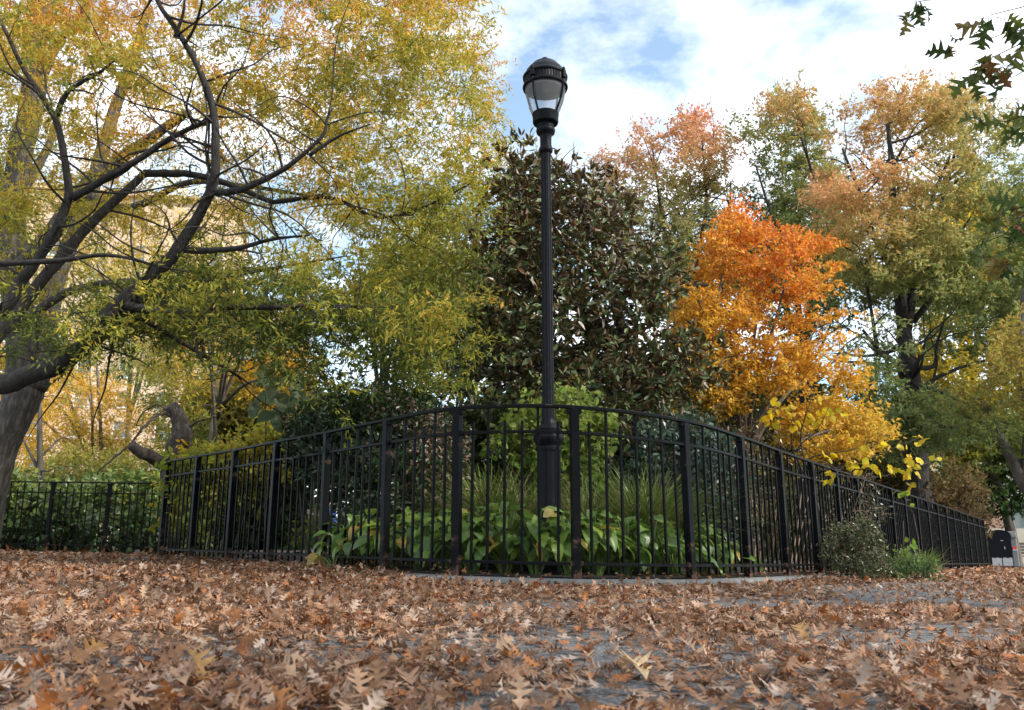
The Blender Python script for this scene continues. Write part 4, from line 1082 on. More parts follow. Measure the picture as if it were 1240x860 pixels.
shrub('creeping_vine', 'thin vine with a few broad bright leaves climbing the right run of the fence', 1100, 10.6,
      [(1088,588),(1096,590),(1110,640),(1112,668),(1094,668),(1092,630)], 10.5, 10.7, 7, 391,
      colf([(.13, .22, .03), (.24, .34, .04)], vaxis(700, 590), 392, .2), [T_oval(.85, .05, .1)], .10, 2, 1, .08, nst=2, mat=M_LEAF, rise=.0, cat='vine')
shrub('russet_bush', 'russet brown leafed bush behind the far end of the fence', 1150, 25,
      [(1118,600),(1130,575),(1165,565),(1185,585),(1190,650),(1125,650)], 23.5, 27, 110, 401,
      colf([(.07, .055, .025), (.13, .085, .04), (.24, .18, .07)], vaxis(650, 560), 402, .3), OVAL, .15, 5, 8, .5, mat=M_LEAF_FAR, rise=.0)
shrub('leafy_hedge', 'broad leafed dark green hedge behind the low fence at the far left', 70, 17.6,
      [(-70,600),(-30,578),(20,575),(60,590),(120,580),(170,575),(205,600),(212,668),(150,664),(90,668),(-70,668)], 16.7, 19.2, 360, 411,
      colf([(.04, .07, .022), (.075, .125, .035), (.14, .2, .045), (.28, .32, .07)], vaxis(690, 560), 412, .35), [T_oval(.65, .06, .15), T_oval(.55)], .13, 5, 7, .36, rise=.0, nst=14, thr=-.35)
shrub('feathery_bush', 'loose grey green bush rising above the hedge at the far left', 110, 20,
      [(-60,600),(-20,560),(30,570),(90,545),(150,560),(200,545),(215,600),(200,640),(-60,640)], 19.3, 21.5, 190, 421,
      colf([(.05, .085, .03), (.12, .16, .05), (.33, .30, .06)], vaxis(640, 540), 422, .3), LANCE, .16, 6, 9, .5, mat=M_LEAF, rise=.0, thr=-.2)
shrub('yellow_green_bush', 'yellow green bush behind the corner of the two fences', 175, 18.6,
      [(150,620),(165,590),(200,580),(240,590),(250,660),(150,660)], 18, 19.6, 120, 431,
      colf([(.10, .16, .03), (.28, .33, .04), (.42, .44, .05)], vaxis(660, 570), 432, .2), OVAL, .12, 5, 8, .35, mat=M_LEAF, rise=.0)  # leaf colour runs from green below to yellow green at the top

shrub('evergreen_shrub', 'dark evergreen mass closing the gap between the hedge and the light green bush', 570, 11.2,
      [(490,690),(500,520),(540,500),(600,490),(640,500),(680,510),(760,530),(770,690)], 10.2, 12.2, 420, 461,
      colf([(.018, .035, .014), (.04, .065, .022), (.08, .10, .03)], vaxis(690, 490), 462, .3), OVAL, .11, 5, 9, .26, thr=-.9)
# yellow leaves on bare grey twigs above the right run
s = sk(); b0 = W(1000, 660, 10.8); b0[2] = gz(b0[0]) + .08
tips = []
rr = R_(441)
for (a, b, c) in [((985, 575), (1040, 560), (1118, 528)), ((985, 570), (1050, 580), (1125, 560)), ((975, 560), (1030, 545), (1075, 535)), ((960, 545), (960, 510), (955, 482)), ((965, 550), (990, 520), (1005, 490)), ((955, 550), (930, 525), (920, 505)), ((990, 560), (1030, 575), (1085, 578)), ((970, 540), (975, 505), (985, 478))]:
    L = [b0 + rr.normal(0, .05, 3) * [1, 1, 0], W(990, 610, 10.6), W(*a, 10.2), W(*b, 9.9), W(*c, 9.7)]
    s.limb(L, .014, .0025, 5, wob=.6)
cl = np.array([W(u, v, d) for u, v, d in [(945,490,9.8),(962,495,9.9),(978,497,9.9),(990,492,9.8),(985,508,9.9),(955,510,9.9),(1005,500,9.8),(1022,498,9.8),(948,515,9.8),(1040,540,9.8),(1060,545,9.7),(1045,562,9.7),(1060,566,9.7),(1085,548,9.7),(1090,575,9.6),(1076,562,9.7),(1100,552,9.6),(1108,570,9.6),(1025,560,9.8),(1000,548,9.9),(1010,575,9.8),(1120,538,9.6),(935,505,9.8),(1115,558,9.6)]])
plant('yellow_leaf_shrub', 'bare grey twigs with a few clear yellow leaves above the right run of the fence', 'shrub', tuple(b0), s,
      [dict(cl=cl, rng=R_(442), twigs=2, leaves=3, tl=.14, size=.088, flat=.6, droop=.7, up=.3, spread=.12, colf=colf([(.60, .47, .03), (.74, .52, .02), (.76, .46, .02)], lambda P: np.full(len(P), .5), 443, .4), tmpls=[T_oval(.85, .05, .1), T_oval(.75, .1, .15)], mat=M_LEAF)], M_BARK_GREY, crown_name='foliage', wood_name='stems')

# ---------------- ornamental grass
def grass_clump(u, y, n, h, seed, label, lean, straw=.3):
    r = R_(seed); b = W(u, 660, y); b[2] = gz(b[0]) + .08
    K = 8; t = np.linspace(0, 1, K)
    az = r.uniform(0, 6.283, n); L = h * r.uniform(.6, 1.15, n); el = np.radians(r.uniform(52, 86, n))
    dx, dy = np.cos(az), np.sin(az)
    reach = L * np.cos(el); sag = r.uniform(.25, .85, n)
    bx = r.normal(0, .07, n); by = r.normal(0, .07, n)
    w = r.uniform(.0035, .0075, n)
    V = np.zeros((n, K, 2, 3))
    for k in range(K):
        f = t[k]; out = reach * f + L * sag * .55 * f ** 2.3; z = L * np.sin(el) * f - L * sag * .62 * f ** 2.6
        cx = bx + dx * out + lean[0] * f * f; cy = by + dy * out + lean[1] * f * f
        ww = w * (1 - f ** 3) + .0004
        for sgn, j in ((-1, 0), (1, 1)):
            V[:, k, j, 0] = cx - dy * ww * sgn; V[:, k, j, 1] = cy + dx * ww * sgn; V[:, k, j, 2] = np.maximum(z, .02)
    V = V.reshape(-1, 3); o = np.arange(n)[:, None, None] * K * 2
    q = np.array([(2*k, 2*k+1, 2*k+3, 2*k+2) for k in range(K - 1)])[None]
    q = (o + q).reshape(-1, 4)
    c = palette([(.08, .14, .03), (.15, .22, .045), (.25, .31, .08)], r.random(n)); st = r.random(n) < straw
    c[st] = palette([(.22, .17, .07), (.38, .31, .17)], r.random(st.sum()))
    ob = link('ornamental_grass', np_mesh('ornamental_grass', V, q, None, np.repeat(c, K - 1, 0), M_BLADE))
    ob.location = b; return tag(ob, label, 'grass clump')
grass_clump(598, 7.9, 1300, 1.15, 501, 'arching ornamental grass clump left of the lamp post', (-.04, 0))
grass_clump(640, 8.1, 800, 1.1, 504, 'ornamental grass clump right behind the lamp post', (.0, 0), .4)
grass_clump(712, 7.9, 800, 1.0, 502, 'straw streaked grass clump just right of the lamp post', (.03, 0), .5)
grass_clump(785, 7.95, 1500, 1.2, 503, 'large arching green grass clump right of the lamp post behind the hostas', (.05, 0), .15)
grass_clump(1118, 10.9, 130, .42, 505, 'small tuft of green grass blades against the right run of the fence', (.02, -.05), .05)

# ---------------- hostas
def hosta_leaf(seed, w=.62, droop=.5, cup=.16):
    r = random.Random(seed); NS, MC = 8, 3; V, q = [], []
    for i in range(NS + 1):
        t = i / NS
        ww = w * .5 * (math.sin(math.pi * min(1, t * .93 + .07) ** .72) ** .85) if t < 1 else .002
        ang = droop * t * 1.5
        yy = math.sin(ang) / (droop * 1.5) if droop > .01 else t; zz = -(1 - math.cos(ang)) / (droop * 1.5) if droop > .01 else 0
        for j in range(-MC, MC + 1):
            f = j / MC
            yb = yy - (.10 * abs(f) ** 1.5 if i == 0 else 0) - .02 * abs(f)
            V.append((ww * f, yb, zz + cup * abs(f) * ww * 2 * .6 + .018 * math.sin(5 * t * 3 + j) * abs(f) + .008 * (j % 2)))
    n = 2 * MC + 1
    for i in range(NS):
        for j in range(n - 1): q.append((i*n+j, i*n+j+1, (i+1)*n+j+1, (i+1)*n+j))
    return (np.array(V), q, [])
HT = [hosta_leaf(1, .62, .45), hosta_leaf(2, .55, .8, .1), hosta_leaf(3, .66, .25, .25), hosta_leaf(4, .5, 1.1, .3)]
def hosta(x, y, n, h, seed, label, yellow=.04, size=.165):
    r = R_(seed); zb = float(gz(x)) + .075
    az = r.uniform(0, 6.283, n); k = np.sqrt(np.linspace(.04, 1, n)); rad = k * .27 * r.uniform(.8, 1.15, n)
    ht = h * (1.02 - .62 * k ** 2) * r.uniform(.8, 1.12, n)
    tip = np.stack([rad * np.cos(az), rad * np.sin(az), ht], 1)
    tilt = np.radians(r.normal(0, 20, n) - 38 * k ** 2)
    R = euler(az - math.pi / 2 + r.normal(0, .4, n), tilt, r.normal(0, .3, n))
    c = palette([(.065, .12, .03), (.12, .21, .042), (.2, .31, .055), (.3, .39, .07)], r.random(n) * .8 + .12 * (ht / h))
    yk = r.random(n) < yellow; c[yk] = palette([(.38, .34, .05), (.42, .25, .06)], r.random(yk.sum()))
    V, Q, T, col = scatter(HT, tip, R, size * r.uniform(.7, 1.2, n), c)
    e = empty('hosta_plant', (x, y, zb), 0, label, 'hosta', 'hostas along the front of the bed')
    link('foliage', np_mesh('foliage', V, Q, None, col, M_HOSTA), e)
    mb = MB()
    for p in tip:
        mb.tube([(p[0] * .1, p[1] * .1, -.03), (p[0] * .35, p[1] * .35, p[2] * .55), (p[0] * .8, p[1] * .8, p[2] * .98), tuple(p)], [.005, .0045, .004, .003], 4, cap=False)
    mb.build('stems', M_HOSTA_STEM, e, smooth=60)
    return e
M_HOSTA_STEM = mat_flat('hosta_stalk', (.12, .17, .05), .5, .4, .2, 30, .1)
HL = ['end hosta clump at the far left of the row, beside the open gap', 'hosta clump with a yellowing lower leaf, second from the left end of the row', 'third hosta clump from the left, under the dark hedge', 'hosta clump with drooping leaves in front of the hedge, left of the rusty post',
      'hosta clump right behind the chipped fence post left of the lamp', 'broad hosta clump midway between the chipped post and the lamp', 'tall hosta clump with one upright leaf at the left foot of the lamp', 'hosta clump covering the front foot of the lamp post',
      'hosta clump behind the fence post just right of the lamp', 'hosta clump before the straw streaked grass', 'hosta clump with a leaf poking out under the bottom rail, right of the lamp', 'hosta clump in front of the large grass clump', 'hosta clump left of the first post of the right run', 'hosta clump behind the first post of the right run',
      'right end hosta clump with one long leaf sagging out to the right']
HX = [(422, 7.95), (446, 7.75), (478, 7.55), (508, 7.3), (540, 7.1), (574, 6.95), (612, 6.85), (648, 6.75), (688, 6.75), (722, 6.85), (754, 7.0), (786, 7.1), (815, 7.3), (846, 7.6), (870, 7.95)]
for k, ((u, y), lab) in enumerate(zip(HX, HL)):
    x = W(u, 660, y)[0]
    hosta(x, y, 46, (.36, .37, .36, .36, .38, .40, .43, .40, .40, .38, .37, .36, .34, .32, .27)[k] * 1.18, 600 + k, lab, .10 if k in (1, 3) else .03)
# a second, shadier rank behind them
for k, (u, y) in enumerate([(440, 8.3), (500, 7.95), (560, 7.6), (625, 7.45), (680, 7.4), (740, 7.5), (800, 7.75), (850, 8.2)]):
    x = W(u, 660, y)[0]
    hosta(x, y, 34, .50, 640 + k, ['rear hosta clump behind the left end of the row', 'rear hosta clump under the middle of the dark hedge', 'rear hosta clump below the left grass clump', 'rear hosta clump touching the lamp post on its left', 'rear hosta clump touching the lamp post on its right', 'rear hosta clump below the straw streaked grass', 'rear hosta clump below the large grass clump', 'rear hosta clump behind the right end of the row'][k], .02)

# one big leaf of its own lying outside the fence at the left end of the hostas
e = hosta(W(402, 690, 7.62)[0], 7.62, 6, .16, 680, 'low hosta sprout with yellow green leaves poking out below the fence at the left', .35, .16)

# ---------------- far woods: uncountable backdrop beyond everything
def woods():
    Vs, Qs, Ts, cq, ct, nb = [], [], [], [], [], 0
    r = R_(700)
    for k, (poly, d0, d1, n, pal) in enumerate([
        ([(240,470),(330,440),(420,470),(560,450),(600,480),(600,675),(240,672)], 26, 34, 420, colf([(.03, .05, .018), (.08, .10, .03), (.22, .2, .045)], vaxis(680, 440), 701, .35)),
        ([(600,440),(700,430),(860,430),(1000,470),(1000,690),(600,680)], 30, 44, 820, colf([(.03, .045, .018), (.09, .10, .03), (.25, .2, .05)], vaxis(690, 420), 702, .35)),
        ([(1000,520),(1090,540),(1140,590),(1140,690),(1000,690)], 34, 42, 220, colf([(.05, .05, .02), (.20, .12, .04), (.42, .28, .06)], vaxis(690, 500), 703, .35))]):
        cl = crown_pts(poly, d0, d1, n, 710 + k, .4, -.6)
        V, Q, T, col = leafy(cl, r, 7, 12, 1.0, .30, .6, .1, .5, .12, pal, None, .003, QUADS)
        Vs.append(V); Qs.append(Q + nb); cq.append(col); nb += len(V)
    tag(link('distant_foliage', np_mesh('distant_foliage', np.concatenate(Vs), np.concatenate(Qs), None, np.concatenate(cq), M_LEAF_FAR, smooth=False)), 'far mass of autumn foliage closing the view behind the bed', 'foliage', kind='stuff')
woods()

# ================================================================== BUILDINGS
def mat_brick(name, c1, c2, mortar, scale=1.0):
    m, nt, out = new_mat(name)
    tc = node(nt, 'ShaderNodeTexCoord'); sp = node(nt, 'ShaderNodeSeparateXYZ'); cb = node(nt, 'ShaderNodeCombineXYZ')
    nt.links.new(tc.outputs['Object'], sp.inputs[0]); nt.links.new(sp.outputs['X'], cb.inputs['X']); nt.links.new(sp.outputs['Z'], cb.inputs['Y'])
    br = node(nt, 'ShaderNodeTexBrick', Scale=scale); br.inputs['Color1'].default_value = (*c1, 1); br.inputs['Color2'].default_value = (*c2, 1); br.inputs['Mortar'].default_value = (*mortar, 1)
    br.inputs['Brick Width'].default_value = .22; br.inputs['Row Height'].default_value = .075; br.inputs['Mortar Size'].default_value = .008
    nt.links.new(cb.outputs[0], br.inputs['Vector'])
    nz = node(nt, 'ShaderNodeTexNoise', Scale=.6, Detail=5.0); nt.links.new(tc.outputs['Object'], nz.inputs['Vector'])
    rp = ramp(nt, [(.3, (.85, .85, .85)), (.7, (1.1, 1.1, 1.1))]); nt.links.new(nz.outputs['Fac'], rp.inputs[0])
    mx = node(nt, 'ShaderNodeMix', data_type='RGBA', blend_type='MULTIPLY'); mx.inputs[0].default_value = 1
    nt.links.new(br.outputs['Color'], mx.inputs[6]); nt.links.new(rp.outputs[0], mx.inputs[7])
    b = node(nt, 'ShaderNodeBsdfPrincipled', Roughness=.85); nt.links.new(mx.outputs[2], b.inputs['Base Color']); nt.links.new(b.outputs[0], out.inputs[0])
    return m
M_BRICK = mat_brick('tan_orange_brick', (.62, .42, .28), (.55, .36, .23), (.55, .48, .40))
M_RED = mat_brick('red_brown_brick', (.36, .17, .11), (.29, .13, .085), (.36, .31, .27))
M_CREAM = mat_flat('cream_render', (.45, .40, .32), .8, .3, .08, 2, .05)
M_FRAME = mat_flat('pale_window_frame', (.66, .68, .67), .5, .4, .04, 8, .02)
M_GREYF = mat_flat('grey_metal_frame', (.12, .135, .14), .45, .5, .1, 8, .02)
gm, nt, out = new_mat('window_glass'); b = node(nt, 'ShaderNodeBsdfPrincipled', Roughness=.08); b.inputs['Base Color'].default_value = (.10, .13, .14, 1); b.inputs['Specular IOR Level'].default_value = .8; nt.links.new(b.outputs[0], out.inputs[0]); M_GLASS = gm

def tall_building():
    x0 = W(30, 600, 80)[0]
    e = empty('apartment_building', (x0, 80, gz(x0)), math.radians(14), 'tall tan orange brick apartment building glimpsed through the trees at the left', 'building')
    Wd, Ht, nx, nz_ = 34.0, 35.0, 9, 11
    m = MB(); bx = -Wd / 2
    # wall with real window openings: piers and spandrels
    sx = Wd / nx; ww, wh, sh = 1.3, 1.65, 3.0
    for i in range(nx + 1):
        xa = bx + i * sx - (sx - ww) / 2; wdt = sx - ww
        if i == 0: xa, wdt = bx, (sx - ww) / 2
        if i == nx: wdt = (sx - ww) / 2
        m.box((xa + wdt / 2, .2, Ht / 2), (wdt, .4, Ht))
    for i in range(nx):
        cx = bx + (i + .5) * sx; zz = 0
        for k in range(nz_ + 1):
            z1 = 1.2 + k * sh if k < nz_ else Ht
            m.box((cx, .2, (zz + z1) / 2), (ww, .396, z1 - zz)); zz = z1 + wh
    m.box((0, 8.2, Ht / 2), (Wd - .02, 15.2, Ht - .02))
    m.build('wall', M_BRICK, e)
    m = MB(); m.box((0, 7.8, Ht + .25), (Wd + .4, 16.6, .5)); m.build('parapet', M_BRICK, e)
    wm = MB(); t = .09
    for (c, d) in [((0, 0, wh/2 - t/2), (ww - .01, .08, t)), ((0, 0, -wh/2 + t/2), (ww - .01, .08, t)), ((0, 0, 0), (ww - .01 - 2*t, .07, t)), ((-ww/2 + t/2, 0, 0), (t, .08, wh - 2*t)), ((ww/2 - t/2, 0, 0), (t, .08, wh - 2*t))]: wm.box(c, d)
    wm.box((0, -.18, -wh/2 - .06), (ww + .2, .14, .10))
    f0 = wm.build('window', M_FRAME, e)
    pm = MB(); pm.box((0, .03, 0), (ww - .18, .02, wh - .18)); p0 = pm.build('pane', M_GLASS, f0)
    f0.location = (bx + sx * .5, .16, 1.2 + wh / 2)
    for i in range(nx):
        for k in range(nz_):
            if (i == 0 and k == 0) or k == nz_ - 1: continue
            c = copy_tree(f0, e); c.location = (bx + (i + .5) * sx, .16, 1.2 + k * sh + wh / 2)
tall_building()

def low_building():
    x0 = W(1150, 640, 47)[0]; zb = float(gz(x0))
    e = empty('low_building', (x0 + 8, 47, zb), math.radians(-8), 'low brick and cream building with grey windows beyond the bin at the right', 'building')
    m = MB()
    m.box((0, .3, .95), (30, .6, 1.9)); m.build('base_wall', M_CREAM, e)
    for x in (-14, -9.0, -5.3, -1.6, 2.1, 5.8, 9.5, 13.4):
        m = MB(); m.box((x, .32, 2.65), (1.5, .55, 1.5)); m.build('brick_pier', M_RED, e)
    m = MB(); m.box((0, .3, 5.1), (30, .7, 3.4)); m.build('upper_wall', M_CREAM, e)
    m = MB(); m.box((0, .25, 6.95), (30.6, 1.0, .3)); m.build('cornice', M_FRAME, e)
    fm = MB()
    for (c, d) in [((0, 0, .70), (2.2, .10, .09)), ((0, 0, -.70), (2.2, .10, .09)), ((-1.05, 0, 0), (.09, .10, 1.3)), ((1.05, 0, 0), (.09, .10, 1.3)), ((0, 0, 0), (.08, .09, 1.3)), ((0, 0, .25), (2.0, .07, .06))]: fm.box(c, d)
    f0 = fm.build('window', M_GREYF, e); pm = MB(); pm.box((0, .05, 0), (2.1, .02, 1.36)); p0 = pm.build('pane', M_GLASS, f0)
    first = True
    for x in (-11.5, -7.15, -3.45, .25, 3.95, 7.65, 11.45):
        c = f0 if first else copy_tree(f0, e); first = False
        c.location = (x, .25, 2.65)
    m = MB(); m.box((0, 5.5, 3.5), (29.6, 9, 6.6)); m.build('body', M_CREAM, e)
low_building()

# ================================================================== BIN, BENCHES, PERSON
def bin_():
    P = W(1203, 680, 29.5); x = W(1214, 684, 29.5)[0]; zb = float(gz(x)) + .01
    e = empty('litter_bin', (x, 29.5, zb), math.radians(-14), 'black and grey compactor litter bin with torn stickers beyond the end of the fence', 'bin')
    grey = mat_flat('grey_bin_metal', (.13, .135, .135), .5, .5, .15, 10, .1); blk = mat_flat('black_bin_panel', (.005, .006, .010), .5, .08, .2, 10, .1); wht = mat_flat('torn_white_sticker', (.34, .35, .38), .7, .3, .12, 14, .2); red = mat_flat('red_label', (.6, .06, .03), .5, .3, .05, 14, .05)
    m = MB(); m.box((.10, .42, .60), (.88, .80, 1.14), 0, .03); m.build('body', grey, e)
    # front panel with rounded head
    def slab(pts, y0, y1, name, mat, par):
        n = len(pts); V = [(a, y0, b) for a, b in pts] + [(a, y1, b) for a, b in pts]
        Fc = [tuple(range(n)), tuple(range(2*n - 1, n - 1, -1))] + [(i, i + n, (i + 1) % n + n, (i + 1) % n) for i in range(n)]
        return MB().add(V, Fc).build(name, mat, par)
    arc = [(-.34 + .68 * (1 - k / 12), 1.14 + .12 * math.sin(math.pi * k / 12) ** .7) for k in range(13)]
    slab([(-.34, .04), (.34, .04)] + arc, -.04, .015, 'front_panel', blk, e)
    r = R_(9)
    def rag(cx, cz, w, h, n=14): return [(cx + w * r.uniform(.6, 1.1) * math.cos(2*math.pi*k/n), cz + h * r.uniform(.6, 1.1) * math.sin(2*math.pi*k/n)) for k in range(n)]
    for (w0, w1) in ((-.31, -.015), (.015, .31)):
        top = [(w1 - (w1 - w0) * k / 8, .33 + .012 * math.sin(k * 1.3 + w0 * 9)) for k in range(9)]
        slab([(w0, .07), (w1, .07)] + top, -.048, -.041, 'white_panel', wht, e)
    for q in [(-.27, 1.13, .06, .05), (.06, .90, .05, .015), (.12, .66, .02, .06)]:
        slab(rag(*q), -.047, -.041, 'sticker', wht, e)
    m = MB(); m.box((.42, .30, 1.16), (.26, .5, .10), 0, .02); m.box((.43, .0, 1.04), (.18, .10, .12), 0, .02); m.build('hopper', grey, e)
    m = MB(); m.box((.44, .012, .66), (.13, .012, .09)); m.build('label', red, e)
    m = MB(); m.box((.44, .012, .585), (.13, .011, .05)); m.build('label', wht, e)
bin_()

wood = mat_noise('dark_weathered_wood', [(.3, (.03, .024, .02)), (.7, (.09, .072, .058))], 6, .8, .4, .006, stretch=(1, 12, 12))
def bench(x, y, rz, label, L=2.4):
    zb = float(gz(x)); e = empty('park_bench', (x, y, zb), rz, label, 'bench')
    m = MB()
    for k in range(4): m.box((0, -.20 + k * .125, .445), (L, .105, .04), 0, .006)
    m.build('seat', wood, e)
    m = MB()
    for k in range(4): m.box((0, .27 + k * .025, .56 + k * .115), (L, .035, .095), 0, .006)
    m.build('backrest', wood, e)
    lg = MB(); lg.box((0, .03, .21), (.10, .50, .42), 0, .02); lg.box((0, .255, .47), (.07, .05, .10), 0, .008); lg.box((0, .33, .70), (.06, .035, .46), 0, .006)
    a = lg.build('leg', M_CONC, e); a.location.x = -L / 2 + .25
    for xx in (0, L / 2 - .25):
        c = a.copy(); C.objects.link(c); c.parent = e; c.location.x = xx
bench(W(1262, 680, 33)[0], 33, math.radians(4), 'dark slatted bench on concrete feet right of the bin', 2.4)
PX, PY = W(397, 665, 18.0)[0], 18.0
bench(PX, PY + .05, math.radians(96), 'slatted bench in the park beyond the bed, with a person sitting on it', 1.8)

def person():
    zb = float(gz(PX))
    J = {  # seated, facing the right of the picture; y is depth, x to the right
        'pel': (0, 0, .56), 'wa': (-.02, 0, .72), 'ch': (-.01, 0, .92), 'up': (.01, 0, 1.05), 'nk': (.03, 0, 1.13), 'hd': (.06, 0, 1.22), 'tp': (.055, 0, 1.33)}
    V, E_, Rr = [], [], []
    ix = {}
    def jn(k, p, r, par=None):
        ix[k] = len(V); V.append(p); Rr.append(r if isinstance(r, tuple) else (r, r))
        if par: E_.append((ix[par], ix[k]))
    jn('pel', J['pel'], (.15, .13)); jn('wa', J['wa'], (.13, .11), 'pel'); jn('ch', J['ch'], (.155, .115), 'wa'); jn('up', J['up'], (.12, .09), 'ch'); jn('nk', J['nk'], .052, 'up')
    jn('hd', J['hd'], (.085, .095), 'nk'); jn('tp', J['tp'], (.07, .08), 'hd')
    for s, t in ((-1, 'l'), (1, 'r')):
        jn('sh' + t, (.0, s * .19, 1.03), .058, 'up'); jn('el' + t, (.06, s * .25, .78), .042, 'sh' + t); jn('wr' + t, (.27, s * .17, .68), .029, 'el' + t); jn('pa' + t, (.33, s * .15, .665), (.036, .02), 'wr' + t)
        for f in range(4): jn('f%d%s' % (f, t), (.375, s * (.125 + .016 * f), .655), .009, 'pa' + t); jn('g%d%s' % (f, t), (.405 + .006 * (1.5 - abs(f - 1.5)), s * (.123 + .017 * f), .638), .008, 'f%d%s' % (f, t))
        jn('th' + t, (.345, s * .112, .665), .010, 'pa' + t); jn('ti' + t, (.375, s * .10, .652), .009, 'th' + t)
        jn('hp' + t, (.05, s * .10, .545), .098, 'pel'); jn('kn' + t, (.47, s * .12, .53), .066, 'hp' + t); jn('ca' + t, (.50, s * .12, .30), .052, 'kn' + t); jn('an' + t, (.52, s * .12, .09), .038, 'ca' + t); jn('to' + t, (.68, s * .13, .04), .034, 'an' + t)
    me = bpy.data.meshes.new('body'); me.from_pydata(V, E_, []); o = link('person_rig', me)
    md = o.modifiers.new('skin', 'SKIN'); sv = me.skin_vertices[0].data
    for i, r in enumerate(Rr): sv[i].radius = r
    sv[0].use_root = True
    sb = o.modifiers.new('sub', 'SUBSURF'); sb.levels = sb.render_levels = 2
    dg = bpy.context.evaluated_depsgraph_get(); ev = o.evaluated_get(dg); bm = bpy.data.meshes.new_from_object(ev)
    bpy.data.objects.remove(o)
    skin = mat_flat('skin', (.48, .29, .21), .5, .4, .06, 12, .05); blue = mat_flat('blue_cloth', (.02, .045, .13), .85, .2, .15, 30, .3); jean = mat_flat('dark_trousers', (.03, .032, .04), .85, .2, .15, 30, .3); shoe = mat_flat('white_shoe', (.55, .55, .54), .6, .3, .05, 20, .1); hair = mat_flat('brown_hair', (.05, .03, .02), .6, .4, .2, 60, .5)
    bm.materials.clear()
    for m_ in (skin, blue, jean, shoe): bm.materials.append(m_)
    for p in bm.polygons:
        c = p.center
        k = 0
        if c.z < .085 or (c.x > .54 and c.z < .12): k = 3
        elif c.z < .62 and not (c.x > .28 and c.z > .60): k = 2
        elif c.z < 1.085 and not (c.x > .19 and c.z > .6): k = 1
        p.material_index = k; p.use_smooth = True
    bm.name = 'person'
    body = link('person', bm); body.location = (PX + .0, PY + .1, zb)
    tag(body, 'person in a blue top sitting on the bench, glimpsed between fence bars at the left', 'person')
    # hair, and the features of the face
    m = MB(); m.lathe([(.02, 1.37), (.06, 1.36), (.092, 1.33), (.102, 1.28), (.098, 1.22), (.08, 1.16), (.05, 1.12)], 16, c=(.03, 0, 0)); h = m.build('hair', hair, body, smooth=60)
    m = MB(); m.tube([(.135, 0, 1.275), (.158, 0, 1.235), (.14, 0, 1.225)], [.008, .014, .010], 6); m.build('nose', skin, body, smooth=60)
    for s in (-1, 1):
        m = MB(); m.lathe([(.002, -.011), (.009, -.006), (.011, 0), (.009, .006), (.002, .011)], 8, c=(.135, s * .032, 1.27)); m.build('eye', shoe, body, smooth=60)
    m = MB(); m.tube([(.135, -.022, 1.19), (.142, 0, 1.188), (.135, .022, 1.19)], .006, 5); m.build('mouth', mat_flat('lips', (.35, .13, .11), .5, .4), body, smooth=60)
person()

# ================================================================== SKY, SUN, CAMERA
sc = bpy.context.scene
w = bpy.data.worlds.new('World'); sc.world = w; w.use_nodes = True
nt = w.node_tree; nt.nodes.clear()
out = nt.nodes.new('ShaderNodeOutputWorld'); bg = nt.nodes.new('ShaderNodeBackground'); bg.inputs[1].default_value = SKY_STRENGTH
sky = nt.nodes.new('ShaderNodeTexSky'); sky.sky_type = 'NISHITA'; sky.sun_disc = False
S = Vector((.74, -.36, .58)).normalized()
sky.sun_elevation = math.asin(S.z); sky.sun_rotation = math.atan2(S.x, S.y)
sky.air_density = 1.0; sky.dust_density = .6; sky.ozone_density = 1.0
tc = nt.nodes.new('ShaderNodeTexCoord'); sp = nt.nodes.new('ShaderNodeSeparateXYZ'); nt.links.new(tc.outputs['Generated'], sp.inputs[0])
mz = node(nt, 'ShaderNodeMath', operation='MAXIMUM'); mz.inputs[1].default_value = .0; nt.links.new(sp.outputs['Z'], mz.inputs[0])
az_ = node(nt, 'ShaderNodeMath', operation='ADD'); az_.inputs[1].default_value = .30; nt.links.new(mz.outputs[0], az_.inputs[0])
dx = node(nt, 'ShaderNodeMath', operation='DIVIDE'); dy = node(nt, 'ShaderNodeMath', operation='DIVIDE')
nt.links.new(sp.outputs['X'], dx.inputs[0]); nt.links.new(az_.outputs[0], dx.inputs[1]); nt.links.new(sp.outputs['Y'], dy.inputs[0]); nt.links.new(az_.outputs[0], dy.inputs[1])
cb = nt.nodes.new('ShaderNodeCombineXYZ'); ofs = node(nt, 'ShaderNodeMath', operation='ADD'); ofs.inputs[1].default_value = .45; nt.links.new(dx.outputs[0], ofs.inputs[0]); nt.links.new(ofs.outputs[0], cb.inputs[0]); nt.links.new(dy.outputs[0], cb.inputs[1]); cb.inputs[2].default_value = CLOUD_SEED
nz1 = node(nt, 'ShaderNodeTexNoise', Scale=3.4, Detail=11.0, Roughness=.60, Distortion=.12); nt.links.new(cb.outputs[0], nz1.inputs['Vector'])
rp = ramp(nt, [(CLOUD_LO, (.10, .10, .10)), (CLOUD_HI, (1, 1, 1))]); nt.links.new(nz1.outputs['Fac'], rp.inputs[0])
nz2 = node(nt, 'ShaderNodeTexNoise', Scale=2.0, Detail=6.0); nt.links.new(cb.outputs[0], nz2.inputs['Vector'])
rc = ramp(nt, [(.3, (.93, .95, .98)), (.6, (1, 1, 1))]); nt.links.new(nz2.outputs['Fac'], rc.inputs[0])
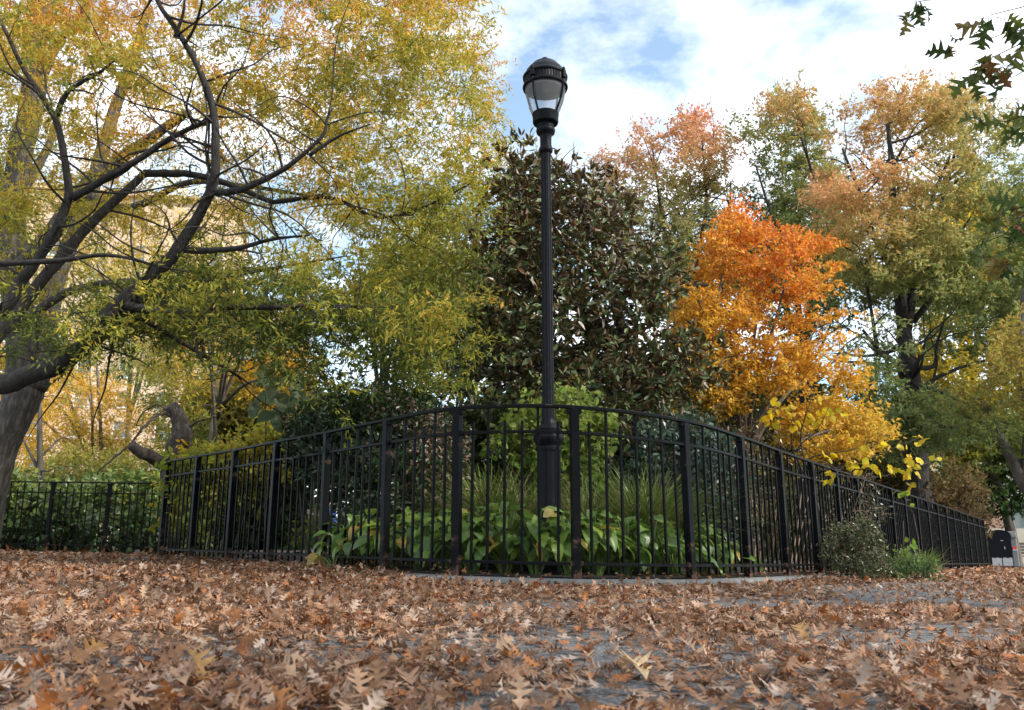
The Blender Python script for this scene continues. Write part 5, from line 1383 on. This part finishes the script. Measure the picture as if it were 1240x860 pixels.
cm = node(nt, 'ShaderNodeMix', data_type='RGBA', blend_type='MULTIPLY'); cm.inputs[0].default_value = 1; cm.inputs[7].default_value = (CLOUD_V, CLOUD_V, CLOUD_V * 1.03, 1)
nt.links.new(rc.outputs[0], cm.inputs[6])
mx = node(nt, 'ShaderNodeMix', data_type='RGBA'); nt.links.new(rp.outputs[0], mx.inputs[0]); hue = node(nt, 'ShaderNodeMix', data_type='RGBA', blend_type='MULTIPLY'); hue.inputs[0].default_value = 1; hue.inputs[7].default_value = (.86, 1.06, 1.04, 1); nt.links.new(sky.outputs[0], hue.inputs[6]); nt.links.new(hue.outputs[2], mx.inputs[6]); nt.links.new(cm.outputs[2], mx.inputs[7])
nt.links.new(mx.outputs[2], bg.inputs[0]); nt.links.new(bg.outputs[0], out.inputs[0])

sun = bpy.data.lights.new('sun', 'SUN'); sun.energy = SUN_STRENGTH; sun.angle = math.radians(SUN_ANGLE); sun.color = (1, .94, .86)
so = bpy.data.objects.new('sun', sun); C.objects.link(so); so.rotation_euler = S.to_track_quat('Z', 'Y').to_euler()

cam = bpy.data.cameras.new('camera'); cam.sensor_width = 36; cam.lens = 36 * F / 1240; cam.clip_start = .02; cam.clip_end = 3000
cam.dof.use_dof = True; cam.dof.focus_distance = 6.6; cam.dof.aperture_fstop = 9
co = bpy.data.objects.new('camera', cam); C.objects.link(co); co.location = (0, 0, H); co.rotation_euler = (math.pi / 2 + PITCH, 0, 0)
sc.camera = co
sc.view_settings.view_transform = 'Standard'; sc.view_settings.look = 'None'; sc.view_settings.exposure = EXPOSURE; sc.view_settings.gamma = 1
sc.render.engine = 'CYCLES'
cy = sc.cycles
cy.use_denoising = True
try: cy.denoiser = 'OPENIMAGEDENOISE'; cy.denoising_input_passes = 'RGB_ALBEDO_NORMAL'; cy.denoising_prefilter = 'ACCURATE'
except Exception: pass
cy.max_bounces = 6; cy.diffuse_bounces = 3; cy.glossy_bounces = 2; cy.transmission_bounces = 5; cy.transparent_max_bounces = 6
cy.caustics_reflective = False; cy.caustics_refractive = False; cy.sample_clamp_indirect = 6
